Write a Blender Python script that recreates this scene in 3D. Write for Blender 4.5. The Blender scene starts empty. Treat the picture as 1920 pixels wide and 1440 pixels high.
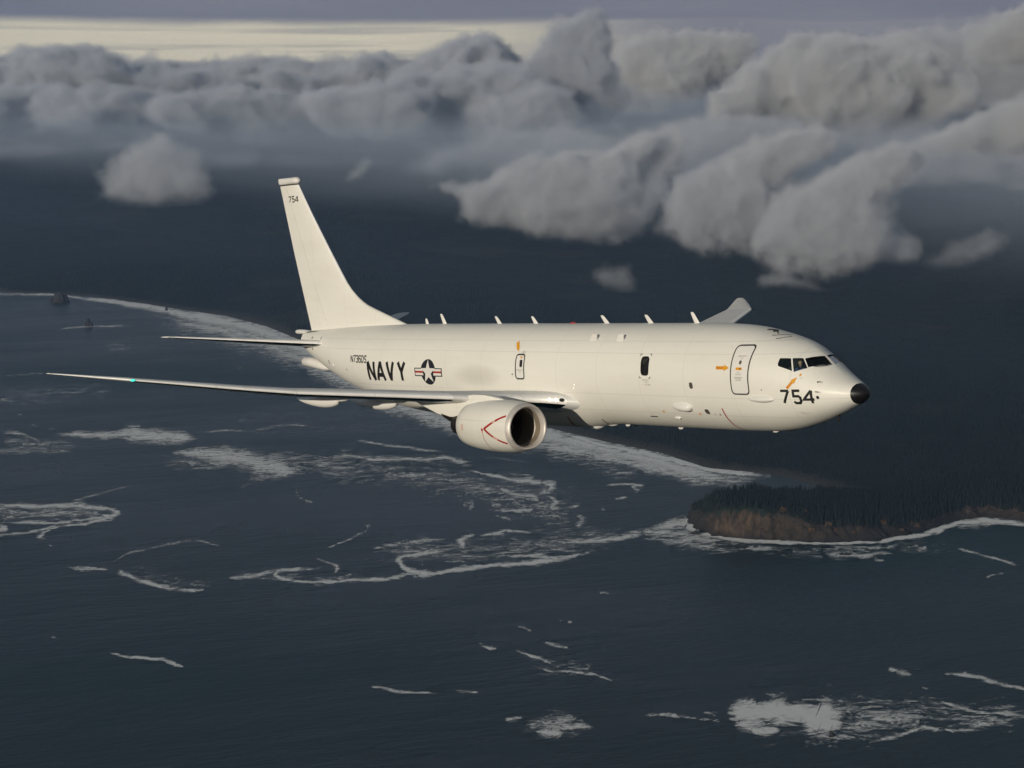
import bpy, bmesh, math, random
import numpy as np
from mathutils import Vector, Matrix, noise as mnoise

random.seed(7)
RNG = np.random.default_rng(11)
SC = bpy.context.scene
COL = SC.collection

# ------------------------------------------------------------------ camera
ALT = 950.0                      # metres above the sea
PITCH = math.radians(8.775)      # looking down
cam_d = bpy.data.cameras.new('camera')
cam_d.sensor_width = 36.0
cam_d.lens = 36.0 * 3952.56 / 1920.0
cam_d.clip_start = 1.0
cam_d.clip_end = 300000.0
cam = bpy.data.objects.new('camera', cam_d)
cam.location = (0, 0, ALT)
cam.rotation_euler = (math.radians(90) - PITCH, 0, 0)
COL.objects.link(cam)
SC.camera = cam

# ------------------------------------------------------------------ world, sun, exposure
SUN_DIR = Vector((-0.52, -0.854, 0.0)).normalized()      # towards the sun: low, behind the camera to the left
SUN_EL = math.radians(12.0)
world = bpy.data.worlds.new('World')
SC.world = world
world.use_nodes = True
wt = world.node_tree
wt.nodes.clear()


class NT:
    """tiny node helper"""
    def __init__(self, tree):
        self.t = tree

    def n(self, kind, **kw):
        nd = self.t.nodes.new(kind)
        for k, v in kw.items():
            if k == 'inp':
                for a, b in v.items():
                    s = nd.inputs[a]
                    if hasattr(b, 'is_output') or isinstance(b, bpy.types.NodeSocket):
                        self.t.links.new(b, s)
                    else:
                        s.default_value = b
            else:
                setattr(nd, k, v)
        return nd

    def math(self, op, a, b=None, c=None, clamp=False):
        nd = self.t.nodes.new('ShaderNodeMath')
        nd.operation = op
        nd.use_clamp = clamp
        for i, v in enumerate((a, b, c)):
            if v is None:
                continue
            if isinstance(v, bpy.types.NodeSocket):
                self.t.links.new(v, nd.inputs[i])
            else:
                nd.inputs[i].default_value = v
        return nd.outputs[0]

    def mapr(self, v, a, b, c=0.0, d=1.0, smooth=False):
        nd = self.t.nodes.new('ShaderNodeMapRange')
        nd.interpolation_type = 'SMOOTHSTEP' if smooth else 'LINEAR'
        self.t.links.new(v, nd.inputs[0])
        for i, q in enumerate((a, b, c, d)):
            nd.inputs[i + 1].default_value = q
        return nd.outputs[0]

    def mix(self, f, a, b):
        nd = self.t.nodes.new('ShaderNodeMix')
        nd.data_type = 'RGBA'
        for sock, v in ((nd.inputs[0], f), (nd.inputs[6], a), (nd.inputs[7], b)):
            if isinstance(v, bpy.types.NodeSocket):
                self.t.links.new(v, sock)
            else:
                sock.default_value = v if not isinstance(v, tuple) or len(v) == 4 else v + (1,)
        return nd.outputs[2]

    def noise(self, vec, scale, detail=4.0, rough=0.5, dist=0.0, out=0):
        nd = self.t.nodes.new('ShaderNodeTexNoise')
        if vec is not None:
            self.t.links.new(vec, nd.inputs['Vector'])
        nd.inputs['Scale'].default_value = scale
        nd.inputs['Detail'].default_value = detail
        nd.inputs['Roughness'].default_value = rough
        nd.inputs['Distortion'].default_value = dist
        return nd.outputs[out]

    def scalev(self, vec, s):
        nd = self.t.nodes.new('ShaderNodeMapping')
        self.t.links.new(vec, nd.inputs['Vector'])
        nd.inputs['Scale'].default_value = s
        return nd.outputs[0]

    def link(self, a, b):
        self.t.links.new(a, b)


W = NT(wt)
tc = W.n('ShaderNodeTexCoord')
sky = W.n('ShaderNodeTexSky', sky_type='NISHITA', sun_disc=False)
sky.sun_elevation = SUN_EL
# NISHITA rotation 0 puts the sun towards +Y, positive turns towards +X
sky.sun_rotation = math.atan2(SUN_DIR.x, SUN_DIR.y)
sky.altitude = 950
sky.air_density = 1.0
sky.dust_density = 2.0
sepd = W.n('ShaderNodeSeparateXYZ')
W.link(tc.outputs['Generated'], sepd.inputs[0])
streak = W.noise(W.scalev(tc.outputs['Generated'], (3.0, 3.0, 160.0)), 1.6, 5, 0.55)
soft = W.noise(W.scalev(tc.outputs['Generated'], (2.0, 2.0, 14.0)), 2.2, 5, 0.55)
zz = W.math('ADD', sepd.outputs[2], W.math('MULTIPLY', W.math('SUBTRACT', soft, 0.5), 0.018))
cover = W.mapr(zz, 0.0115, 0.0195, 0.0, 1.0, True)
side = W.mapr(W.math('ADD', sepd.outputs[0], W.math('MULTIPLY', W.math('SUBTRACT', soft, 0.5), 0.25)), -0.08, 0.09, 0.0, 0.94, True)
thin = W.math('MAXIMUM', W.mapr(streak, 0.45, 0.70, 0.0, 0.5, True), side)
cover2 = W.math('MAXIMUM', cover, thin)
grey = W.mix(W.mapr(soft, 0.3, 0.7), (0.13, 0.14, 0.18, 1), (0.19, 0.19, 0.225, 1))
grey = W.mix(W.mapr(sepd.outputs[2], 0.03, 0.45), grey, (0.072, 0.092, 0.112, 1))
clear = W.n('ShaderNodeMix', data_type='RGBA', blend_type='MIX')
clear.inputs[0].default_value = 0.72
skys = W.n('ShaderNodeVectorMath', operation='SCALE')
W.link(sky.outputs[0], skys.inputs[0])
skys.inputs['Scale'].default_value = 0.10
W.link(skys.outputs[0], clear.inputs[6])
clear.inputs[7].default_value = (0.60, 0.55, 0.45, 1)
below = W.mapr(sepd.outputs[2], -0.0035, -0.0005, 1.0, 0.0)
final = W.mix(below, W.mix(cover2, clear.outputs[2], grey), (0.10, 0.11, 0.135, 1))
bg = W.n('ShaderNodeBackground')
W.link(final, bg.inputs['Color'])
bg.inputs['Strength'].default_value = 1.15
wo = W.n('ShaderNodeOutputWorld')
W.link(bg.outputs[0], wo.inputs['Surface'])

sun_d = bpy.data.lights.new('sun', 'SUN')
sun_d.energy = 3.0
sun_d.angle = math.radians(0.6)
sun_d.color = (1.0, 0.90, 0.74)
sun = bpy.data.objects.new('sun', sun_d)
sv = Vector((SUN_DIR.x * math.cos(SUN_EL), SUN_DIR.y * math.cos(SUN_EL), math.sin(SUN_EL)))
sun.rotation_euler = sv.to_track_quat('Z', 'Y').to_euler()
COL.objects.link(sun)

SC.view_settings.view_transform = 'Standard'
SC.view_settings.look = 'None'
SC.view_settings.exposure = 0.0
SC.view_settings.gamma = 1.0
SC.view_settings.use_curve_mapping = False
SC.render.engine = 'CYCLES'
SC.cycles.max_bounces = 6
SC.cycles.diffuse_bounces = 2
SC.cycles.glossy_bounces = 3
SC.cycles.volume_bounces = 2
SC.cycles.use_adaptive_sampling = True
SC.cycles.adaptive_threshold = 0.035
SC.cycles.adaptive_min_samples = 20
SC.cycles.transparent_max_bounces = 24
SC.cycles.volume_step_rate = 3.8
SC.cycles.volume_max_steps = 512
SC.cycles.use_denoising = True
SC.cycles.sample_clamp_indirect = 4.0

# ------------------------------------------------------------------ helpers
F_PX = 3952.56
CP, SP = math.cos(PITCH), math.sin(PITCH)


def direction(px, py):
    """unit-depth viewing direction of a pixel of the 1920x1440 photograph, in world axes"""
    a, b = (px - 960) / F_PX, (py - 720) / F_PX
    return Vector((a, CP - b * SP, -SP - b * CP))


def on_sea(px, py, z=0.0):
    d = direction(px, py)
    t = (z - ALT) / d.z
    return Vector((d.x * t, d.y * t, z))


def at_range(px, py, dist):
    d = direction(px, py)
    return Vector((0, 0, ALT)) + d * (dist / d.y)


def tag(o, label=None, cat=None, group=None, kind=None):
    if label:
        o['label'] = label
    if cat:
        o['category'] = cat
    if group:
        o['group'] = group
    if kind:
        o['kind'] = kind
    return o


def link(o, parent=None):
    COL.objects.link(o)
    if parent is not None:
        o.parent = parent
    return o


def mesh_obj(name, verts, faces, mat, parent=None, smooth=True):
    me = bpy.data.meshes.new(name)
    me.from_pydata([tuple(v) for v in verts], [], [tuple(f) for f in faces])
    me.validate()
    me.update()
    if smooth:
        me.shade_smooth()
    if mat is not None:
        for m in (mat if isinstance(mat, (list, tuple)) else [mat]):
            me.materials.append(m)
    return link(bpy.data.objects.new(name, me), parent)


def sharp_by_angle(o, deg=35):
    try:
        o.data.set_sharp_from_angle(angle=math.radians(deg))
    except Exception:
        pass
    return o


def bm_obj(name, bm, mat, parent=None, smooth=True):
    me = bpy.data.meshes.new(name)
    bm.to_mesh(me)
    bm.free()
    if smooth:
        me.shade_smooth()
    me.materials.append(mat)
    return link(bpy.data.objects.new(name, me), parent)


def new_mat(name):
    m = bpy.data.materials.new(name)
    m.use_nodes = True
    nt = NT(m.node_tree)
    b = m.node_tree.nodes['Principled BSDF']
    out = m.node_tree.nodes['Material Output']
    return m, nt, b, out


def simple(name, col, rough=0.5, metal=0.0, var=0.0, vscale=2.0, coat=0.0, bump=0.0):
    """procedural material: base colour with a little noise in colour and gloss"""
    m, nt, b, out = new_mat(name)
    tcn = nt.n('ShaderNodeTexCoord')
    ns = nt.noise(tcn.outputs['Object'], vscale, 6, 0.55)
    lo = tuple(c * (1 - var) for c in col)
    hi = tuple(min(1, c * (1 + var)) for c in col)
    nt.link(nt.mix(nt.mapr(ns, 0.3, 0.7), lo, hi), b.inputs['Base Color'])
    nt.link(nt.mapr(ns, 0.3, 0.7, max(0.02, rough - 0.06), min(1, rough + 0.06)), b.inputs['Roughness'])
    b.inputs['Metallic'].default_value = metal
    b.inputs['Coat Weight'].default_value = coat
    b.inputs['Coat Roughness'].default_value = 0.12
    if bump:
        bp = nt.n('ShaderNodeBump')
        bp.inputs['Strength'].default_value = bump
        nt.link(ns, bp.inputs['Height'])
        nt.link(bp.outputs[0], b.inputs['Normal'])
    return m


def emitter(name, col, strength):
    m, nt, b, out = new_mat(name)
    b.inputs['Base Color'].default_value = col + (1,)
    b.inputs['Emission Color'].default_value = col + (1,)
    b.inputs['Emission Strength'].default_value = strength
    return m


# ================================================================== THE SETTING
# coast axes: T runs along the shore (far left), N runs inland
CN = Vector((0.82, 0.573, 0)).normalized()
CT = Vector((-CN.y, CN.x, 0))
N_FACE = 4700.0                 # the air box ends here, inland of the shore


def tn(p):
    return p.dot(CT), p.dot(CN)


def from_tn(t, n, z=0.0):
    q = CT * t + CN * n
    return Vector((q.x, q.y, z))


def vnoise(x, y, seed=0):
    """vectorised 2-D value noise in [0,1]"""
    xi, yi = np.floor(x), np.floor(y)
    fx, fy = x - xi, y - yi
    fx = fx * fx * (3 - 2 * fx)
    fy = fy * fy * (3 - 2 * fy)

    def h(i, j):
        v = np.sin(i * 127.1 + j * 311.7 + seed * 74.7) * 43758.5453
        return v - np.floor(v)
    a, b, c, d = h(xi, yi), h(xi + 1, yi), h(xi, yi + 1), h(xi + 1, yi + 1)
    return (a * (1 - fx) + b * fx) * (1 - fy) + (c * (1 - fx) + d * fx) * fy


def fbm(x, y, oct=5, seed=0):
    s, a, w = 0, 0.5, 0
    for k in range(oct):
        s = s + a * vnoise(x * 2 ** k, y * 2 ** k, seed + k * 3)
        w += a
        a *= 0.5
    return s / w


# ---- sea
def sea_material():
    m, nt, b, out = new_mat('sea_water')
    tcn = nt.n('ShaderNodeTexCoord')
    ob = tcn.outputs['Object']
    rot = nt.n('ShaderNodeMapping')
    nt.link(ob, rot.inputs['Vector'])
    rot.inputs['Rotation'].default_value = (0, 0, math.radians(-20))
    v = rot.outputs[0]
    swell = nt.noise(nt.scalev(v, (0.0035, 0.011, 1)), 1.0, 3, 0.5, 0.3)
    chop = nt.noise(nt.scalev(v, (0.02, 0.06, 1)), 1.0, 6, 0.62, 0.4)
    big = nt.noise(nt.scalev(v, (0.0006, 0.0009, 1)), 1.0, 4, 0.55)
    nt.link(nt.mix(nt.mapr(big, 0.32, 0.68), (0.002, 0.011, 0.011), (0.007, 0.028, 0.027)), b.inputs['Base Color'])
    b.inputs['IOR'].default_value = 1.33
    b.inputs['Specular IOR Level'].default_value = 0.29
    nt.link(nt.mapr(big, 0.35, 0.65, 0.22, 0.42), b.inputs['Roughness'])
    h = nt.math('ADD', nt.math('MULTIPLY', swell, 5.0), nt.math('MULTIPLY', chop, 2.4))
    bp = nt.n('ShaderNodeBump')
    bp.inputs['Strength'].default_value = 0.7
    bp.inputs['Distance'].default_value = 1.0
    nt.link(h, bp.inputs['Height'])
    nt.link(bp.outputs[0], b.inputs['Normal'])
    return m


M_SEA = sea_material()
sea_v = [from_tn(t, n) for t, n in ((-40000, -30000), (40000, -30000), (40000, 4690), (-40000, 4690))]
sea = mesh_obj('sea', sea_v, [(3, 2, 1, 0)] if (sea_v[1] - sea_v[0]).cross(sea_v[2] - sea_v[0]).z < 0 else [(0, 1, 2, 3)], M_SEA)
tag(sea, kind='structure')


# ---- foam lying on the water: ribbons with ragged, lacy cover
def foam_material():
    m, nt, b, out = new_mat('sea_foam')
    tcn = nt.n('ShaderNodeTexCoord')
    ob = tcn.outputs['Object']
    at = nt.n('ShaderNodeAttribute', attribute_name='cover')
    rot = nt.n('ShaderNodeMapping')
    nt.link(ob, rot.inputs['Vector'])
    rot.inputs['Rotation'].default_value = (0, 0, math.radians(-12))
    warp = nt.noise(rot.outputs[0], 0.012, 3, 0.5, out=1)
    wv = nt.n('ShaderNodeVectorMath', operation='MULTIPLY_ADD')
    nt.link(warp, wv.inputs[0])
    wv.inputs[1].default_value = (60, 60, 0)
    nt.link(rot.outputs[0], wv.inputs[2])
    v = nt.scalev(wv.outputs[0], (0.55, 1.0, 1.0))
    n1 = nt.mapr(nt.noise(v, 0.022, 4, 0.6, 0.5), 0.3, 0.7)
    nm = nt.mapr(nt.noise(v, 0.075, 6, 0.65, 0.6), 0.3, 0.7)
    n2 = nt.noise(v, 0.28, 4, 0.6)
    ridge = nt.math('ABSOLUTE', nt.math('SUBTRACT', nt.noise(v, 0.030, 5, 0.6, 0.9), 0.5))
    lace = nt.mapr(ridge, 0.0, 0.13, 0.0, 1.0)
    nn = nt.math('ADD', nt.math('ADD', nt.math('MULTIPLY', n1, 0.30), nt.math('MULTIPLY', nm, 0.50)),
                 nt.math('ADD', nt.math('MULTIPLY', nt.mapr(n2, 0.3, 0.7), 0.40), nt.math('MULTIPLY', lace, 0.30)))
    a = nt.mapr(nt.math('SUBTRACT', at.outputs['Fac'], nn), -0.24, 0.38, 0.0, 1.0, True)
    a = nt.math('MULTIPLY', a, nt.mapr(at.outputs['Fac'], 0.0, 0.12))
    tint = nt.mix(nt.mapr(n2, 0.3, 0.7), (0.84, 0.84, 0.81), (0.93, 0.93, 0.90))
    nt.link(tint, b.inputs['Base Color'])
    b.inputs['Roughness'].default_value = 0.9
    nt.link(nt.math('MULTIPLY', a, 0.96), b.inputs['Alpha'])
    return m


M_FOAM = foam_material()
S9, S6 = 0.95, 0.66
FOAM = [   # (points (x, y, width) of the streak's middle on the photograph, cover)
    # shore break, far to near
    ([(-60, 549, 3), (0, 551, 3), (100, 553, 3.5), (200, 563, 5), (270, 573, 10), (340, 588, 16), (420, 603, 24), (500, 624, 26), (570, 654, 30), (650, 694, 32), (750, 738, 36), (850, 776, 36), (950, 801, 34), (1030, 818, 30), (1130, 842, 30), (1240, 868, 34), (1330, 893, 30), (1400, 898, 18), (1445, 893, 8)], 0.98),
    ([(280, 586, 6), (340, 604, 12), (420, 622, 18), (500, 646, 20), (570, 678, 24), (650, 716, 24), (750, 762, 30), (850, 800, 28), (950, 826, 26), (1030, 836, 22), (1150, 860, 20), (1240, 884, 18), (1320, 906, 12), (1400, 910, 5)], 0.80),
    ([(330, 608, 5), (380, 614, 12), (440, 622, 14), (500, 640, 12)], 0.8),
    ([(1050, 812, 5), (1130, 834, 6), (1240, 856, 8), (1330, 880, 8), (1430, 892, 6)], 1.1),
    # around the headland
    ([(1205, 1000, 5), (1240, 988, 12), (1285, 978, 18), (1300, 992, 13), (1340, 1004, 9), (1400, 1013, 6), (1480, 1017, 4.5), (1560, 1018, 4.5), (1640, 1016, 4.5), (1700, 1008, 6), (1760, 995, 8), (1800, 981, 9), (1850, 975, 8), (1890, 980, 6), (1960, 990, 4)], 1.12),
    ([(1200, 1008, 5), (1260, 1015, 16), (1320, 1024, 18), (1378, 1037, 6)], 0.66),
    ([(1196, 996, 6), (1240, 1000, 18), (1300, 1008, 20), (1360, 1016, 12)], 0.78),
    ([(1230, 985, 6), (1262, 980, 14), (1290, 972, 16)], 0.75),
    ([(1395, 1030, 6), (1420, 1029, 10), (1445, 1027, 6)], 0.85),
    ([(1545, 1040, 5), (1570, 1040, 13), (1620, 1042, 9), (1680, 1036, 4)], 0.75),
    ([(1520, 1030, 10), (1620, 1034, 14), (1720, 1030, 12), (1790, 1030, 6)], 0.48),
    ([(1640, 1050, 3), (1660, 1051, 3)], 0.9),
    ([(1795, 985, 5), (1830, 988, 10), (1862, 982, 6)], 0.8),
    ([(1790, 1028, 3), (1840, 1040, 3.5), (1920, 1062, 4)], 0.75),
    ([(1850, 1085, 2.5), (1860, 1078, 3), (1885, 1074, 3)], 0.7),
    # the long line from the headland
    ([(1210, 998, 9), (1140, 1012, 8), (1080, 1016, 7), (1058, 1012, 5)], 0.88),
    ([(1080, 1016, 5), (1068, 1024, 5), (1090, 1030, 3)], 0.75),
    ([(1120, 1033, 5), (1070, 1045, 6), (1020, 1053, 9), (980, 1057, 9), (920, 1061, 6), (860, 1067, 6), (820, 1077, 5), (780, 1075, 9), (755, 1062, 6), (745, 1048, 6), (760, 1042, 6), (800, 1037, 6), (830, 1033, 8), (862, 1025, 5)], 0.92),
    ([(790, 1075, 7), (720, 1086, 5), (660, 1088, 4), (625, 1092, 4), (580, 1092, 4), (530, 1087, 4), (512, 1079, 4), (520, 1070, 5), (560, 1067, 4), (592, 1067, 4)], 0.9),
    ([(428, 1086, 4), (470, 1080, 7), (520, 1070, 6)], 0.86),
    ([(632, 1086, 6), (648, 1080, 8), (660, 1075, 4)], 0.9),
    ([(593, 1046, 2.5), (620, 1057, 4), (634, 1064, 6), (626, 1076, 5)], 0.72),
    ([(890, 1002, 5), (860, 1012, 8), (873, 1028, 4)], 0.9),
    ([(893, 1009, 4), (920, 1002, 6), (952, 996, 5), (1000, 1000, 2.5)], 0.78),
    ([(698, 1029, 3), (760, 1018, 7), (838, 1010, 4)], 0.74),
    ([(1000, 996, 3), (1040, 991, 4.5)], 0.66),
    ([(940, 1018, 12), (1000, 1024, 22), (1080, 1034, 22), (1110, 1036, 8)], 0.50),
    ([(950, 1044, 5), (1000, 1042, 6), (1060, 1048, 5)], 0.8),
    ([(830, 1053, 4), (850, 1052, 6), (875, 1052, 3)], 0.75),
    # middle water, left of the engine and below it
    ([(664, 825, 2.5), (740, 838, 4), (830, 848, 4)], 0.72),
    ([(600, 862, 12), (640, 855, 16), (700, 860, 14), (780, 861, 8), (830, 857, 13), (860, 868, 14), (886, 872, 10)], 0.62),
    ([(640, 852, 4), (700, 862, 4), (790, 862, 4), (840, 858, 5), (886, 872, 8)], 0.85),
    ([(872, 880, 4), (920, 892, 4), (960, 900, 5), (1000, 903, 9), (1035, 911, 14), (1020, 923, 8), (1004, 931, 6)], 0.88),
    ([(980, 890, 6), (1000, 893, 8), (1015, 905, 8)], 0.66),
    ([(935, 915, 3), (960, 925, 7), (1000, 932, 9), (1012, 941, 4)], 0.84),
    ([(1028, 931, 5), (1046, 942, 5), (1033, 953, 5), (1052, 952, 4)], 0.84),
    ([(868, 950, 10), (888, 941, 8), (882, 958, 4)], 0.72),
    ([(918, 945, 8), (943, 946, 6)], 0.82),
    ([(933, 956, 4), (985, 958, 7), (1002, 955, 6)], 0.82),
    ([(925, 967, 3), (950, 971, 5), (962, 975, 4)], 0.76),
    ([(1078, 945, 8), (1082, 953, 12)], 0.86),
    ([(1080, 966, 7), (1096, 977, 8), (1080, 990, 6)], 0.84),
    ([(1136, 911, 3), (1180, 907, 4), (1212, 911, 4)], 0.8),
    ([(1182, 914, 7), (1202, 922, 8)], 0.88),
    ([(1153, 938, 3), (1179, 932, 4)], 0.8),
    ([(1128, 957, 4), (1135, 952, 4)], 0.7),
    ([(900, 860, 4), (930, 858, 4), (990, 868, 3)], 0.55),
    # two breaking patches on the left
    ([(108, 817, 5), (160, 815, 10), (215, 814, 10), (250, 816, 26), (290, 818, 26), (340, 820, 16), (372, 823, 6)], 0.92),
    ([(370, 812, 4), (420, 806, 5), (480, 808, 5), (515, 801, 6), (545, 796, 5), (600, 804, 4)], 0.58),
    ([(440, 791, 3), (500, 789, 3)], 0.5),
    ([(316, 848, 7), (350, 848, 14), (400, 852, 26), (460, 862, 36), (515, 878, 30), (572, 890, 8)], 0.90),
    ([(480, 850, 10), (540, 856, 16), (600, 862, 22), (660, 862, 20)], 0.50),
    ([(335, 865, 4), (352, 862, 3)], 0.8),
    ([(356, 873, 6), (366, 873, 4)], 0.9),
    ([(448, 916, 4), (482, 904, 3)], 0.66),
    ([(575, 880, 12), (625, 890, 14), (640, 886, 10)], 0.5),
    # far left
    ([(0, 811, 5), (45, 815, 5), (66, 826, 6), (76, 834, 5)], 0.66),
    ([(-30, 848, 5), (40, 846, 10), (70, 842, 8), (100, 848, 6), (136, 842, 6)], 0.66),
    ([(0, 731, 4), (68, 738, 3)], 0.6), ([(0, 748, 5), (27, 753, 6)], 0.7), ([(28, 780, 4), (42, 777, 4)], 0.6),
    ([(58, 795, 6), (72, 805, 5)], 0.55), ([(90, 806, 4), (110, 802, 3)], 0.6), ([(70, 786, 3), (97, 782, 3)], 0.6),
    ([(195, 648, 4), (238, 647, 4)], 0.62), ([(203, 655, 5), (248, 653, 4)], 0.74), ([(10, 604, 2), (32, 605, 2)], 0.6),
    ([(60, 662, 3), (100, 661, 3)], 0.55), ([(110, 617, 3), (180, 612, 3), (240, 611, 3)], 0.7), ([(300, 671, 3), (332, 678, 3)], 0.55),
    ([(270, 700, 3), (290, 698, 3)], 0.5), ([(440, 692, 5), (455, 689, 4)], 0.55), ([(355, 643, 4), (372, 642, 4)], 0.55),
    ([(250, 652, 3), (330, 645, 3), (400, 640, 2)], 0.42), ([(0, 706, 2), (80, 700, 4), (66, 704, 4)], 0.5),
    ([(-30, 944, 6), (60, 950, 7), (125, 948, 7), (142, 948, 13), (180, 954, 6), (208, 954, 5), (221, 960, 8), (205, 970, 9), (165, 974, 7), (110, 982, 5), (60, 979, 5), (0, 980, 3)], 0.88),
    ([(0, 965, 14), (80, 968, 26), (150, 965, 22), (200, 962, 10)], 0.46),
    ([(215, 968, 4), (160, 984, 4), (112, 986, 4), (84, 998, 5), (74, 1008, 8), (88, 1012, 4)], 0.88),
    ([(-30, 1007, 5), (45, 1001, 4), (86, 993, 4), (112, 982, 4)], 0.82),
    ([(-20, 993, 14), (17, 993, 9)], 0.95), ([(92, 1018, 4), (96, 1028, 4)], 0.72),
    ([(245, 910, 3), (200, 922, 3), (136, 940, 3)], 0.62),
    ([(556, 916, 4), (558, 930, 4), (574, 940, 5), (589, 943, 5)], 0.70),
    ([(686, 981, 7), (688, 992, 4), (664, 1008, 3), (612, 1030, 3)], 0.66),
    # the ring at lower left
    ([(208, 1057, 3), (235, 1040, 3), (275, 1030, 3), (310, 1022, 3), (345, 1014, 5), (368, 1012, 3), (412, 1025, 2)], 0.64),
    ([(126, 1064, 2.5), (150, 1068, 7), (176, 1067, 5), (206, 1067, 2.5)], 0.80),
    ([(220, 1068, 6), (232, 1077, 10), (262, 1088, 8), (290, 1098, 7), (320, 1105, 7), (360, 1108, 7), (390, 1106, 5)], 0.88),
    ([(262, 1085, 4), (300, 1077, 2)], 0.5), ([(400, 1044, 3), (415, 1045, 3)], 0.5),
    ([(204, 1224, 3), (240, 1233, 3), (266, 1233, 3.5), (290, 1237, 3.5), (316, 1238, 4.5), (330, 1246, 5), (345, 1251, 4)], 0.92),
    ([(96, 1195, 3), (108, 1198, 3)], 0.6), ([(155, 1212, 2), (175, 1214, 2)], 0.5), ([(8, 1179, 2), (20, 1180, 2)], 0.5),
    # thin lace drifting between the streaks
    ([(560, 870, 40), (800, 895, 60), (1000, 935, 70), (1080, 990, 50)], 0.55), ([(0, 828, 26), (150, 838, 26)], 0.55), ([(-20, 962, 40), (200, 962, 26)], 0.60),
    ([(700, 1035, 44), (950, 1030, 44), (1180, 1000, 34)], 0.55), ([(1380, 1350, 60), (1600, 1350, 66), (1800, 1342, 50), (1940, 1340, 46)], 0.58), ([(300, 866, 34), (640, 868, 30)], 0.55),
    ([(0, 745, 40), (220, 730, 26)], 0.44), ([(1220, 1008, 26), (1500, 1034, 22), (1800, 1020, 26)], 0.5), ([(980, 1235, 40), (1120, 1258, 30)], 0.46), ([(240, 1075, 30), (400, 1100, 26)], 0.46),
    ([(980, 1362, 40), (1100, 1366, 30)], 0.50), ([(420, 1080, 24), (700, 1086, 22)], 0.46), ([(300, 600, 26), (480, 655, 30), (580, 690, 34)], 0.55), ([(1010, 850, 24), (1200, 890, 26)], 0.55),
    # near water
    ([(688, 1288, 2), (727, 1291, 4), (738, 1297, 4), (790, 1300, 3), (834, 1301, 3.5)], 0.80),
    ([(848, 1296, 5), (870, 1299, 5), (898, 1299, 3)], 0.78),
    ([(895, 1206, 4), (914, 1216, 8), (934, 1219, 5)], 0.85), ([(940, 1203, 8), (956, 1207, 6)], 0.45),
    ([(968, 1221, 3.5), (1000, 1232, 5), (1030, 1242, 5), (1048, 1248, 4)], 0.78),
    ([(1018, 1205, 4), (1040, 1212, 5), (1068, 1217, 3.5)], 0.86),
    ([(1008, 1252, 3), (1030, 1258, 4), (1062, 1260, 5), (1114, 1266, 3), (1150, 1278, 2)], 0.86),
    ([(968, 1175, 2), (988, 1178, 4), (998, 1183, 6)], 0.8), ([(1048, 1162, 4), (1056, 1162, 3)], 0.85), ([(1064, 1167, 4), (1074, 1168, 4)], 0.85),
    ([(1120, 1112, 4), (1142, 1112, 4)], 0.78), ([(662, 1157, 8), (676, 1156, 8)], 0.6), ([(905, 1151, 6), (915, 1150, 5)], 0.45),
    ([(960, 1262, 8), (985, 1263, 6)], 0.45), ([(1212, 1154, 4), (1225, 1155, 3)], 0.4),
    ([(944, 1349, 6), (965, 1350, 9), (983, 1348, 4)], 0.95),
    ([(982, 1356, 8), (1012, 1358, 30), (1045, 1358, 34), (1080, 1362, 18), (1114, 1368, 5)], 0.70),
    ([(1004, 1374, 8), (1030, 1374, 14), (1058, 1374, 10)], 0.92),
    ([(1366, 1338, 18), (1400, 1336, 34), (1450, 1336, 36), (1500, 1340, 40), (1550, 1352, 44), (1582, 1362, 30)], 1.12),
    ([(1372, 1360, 12), (1410, 1362, 14), (1440, 1356, 10)], 0.85),
    ([(1406, 1372, 8), (1440, 1371, 14), (1466, 1370, 9)], 1.05),
    ([(1520, 1378, 16), (1580, 1382, 18), (1640, 1388, 8)], 0.62),
    ([(1570, 1352, 50), (1640, 1352, 56), (1700, 1350, 48), (1742, 1362, 20)], 0.60),
    ([(1440, 1316, 8), (1530, 1313, 12), (1600, 1316, 12), (1680, 1318, 8), (1760, 1316, 6)], 0.58),
    ([(1590, 1330, 26), (1700, 1328, 34), (1800, 1330, 26)], 0.46),
    ([(1760, 1314, 5), (1800, 1330, 6), (1830, 1338, 6), (1880, 1340, 5), (1960, 1346, 10)], 0.82),
    ([(1640, 1390, 5), (1690, 1380, 7), (1738, 1362, 8), (1756, 1368, 5), (1790, 1374, 6), (1830, 1366, 10), (1880, 1358, 7)], 0.80),
    ([(1820, 1362, 20), (1880, 1350, 24), (1940, 1340, 30)], 0.55),
    ([(1208, 1342, 4), (1240, 1339, 8), (1270, 1344, 5), (1350, 1353, 2.5)], 0.72),
    ([(1308, 1338, 6), (1350, 1337, 7)], 0.6),
    ([(1664, 1254, 5), (1690, 1262, 8), (1713, 1266, 4)], 0.88), ([(1715, 1254, 3), (1728, 1256, 3)], 0.6),
    ([(1768, 1264, 3), (1810, 1267, 6), (1860, 1278, 6), (1920, 1292, 6), (1980, 1300, 5)], 0.84),
    ([(1725, 1290, 3), (1745, 1294, 3)], 0.55), ([(1550, 1284, 3), (1567, 1284, 3)], 0.5), ([(1630, 1288, 3), (1640, 1288, 3)], 0.5),
]


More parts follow.
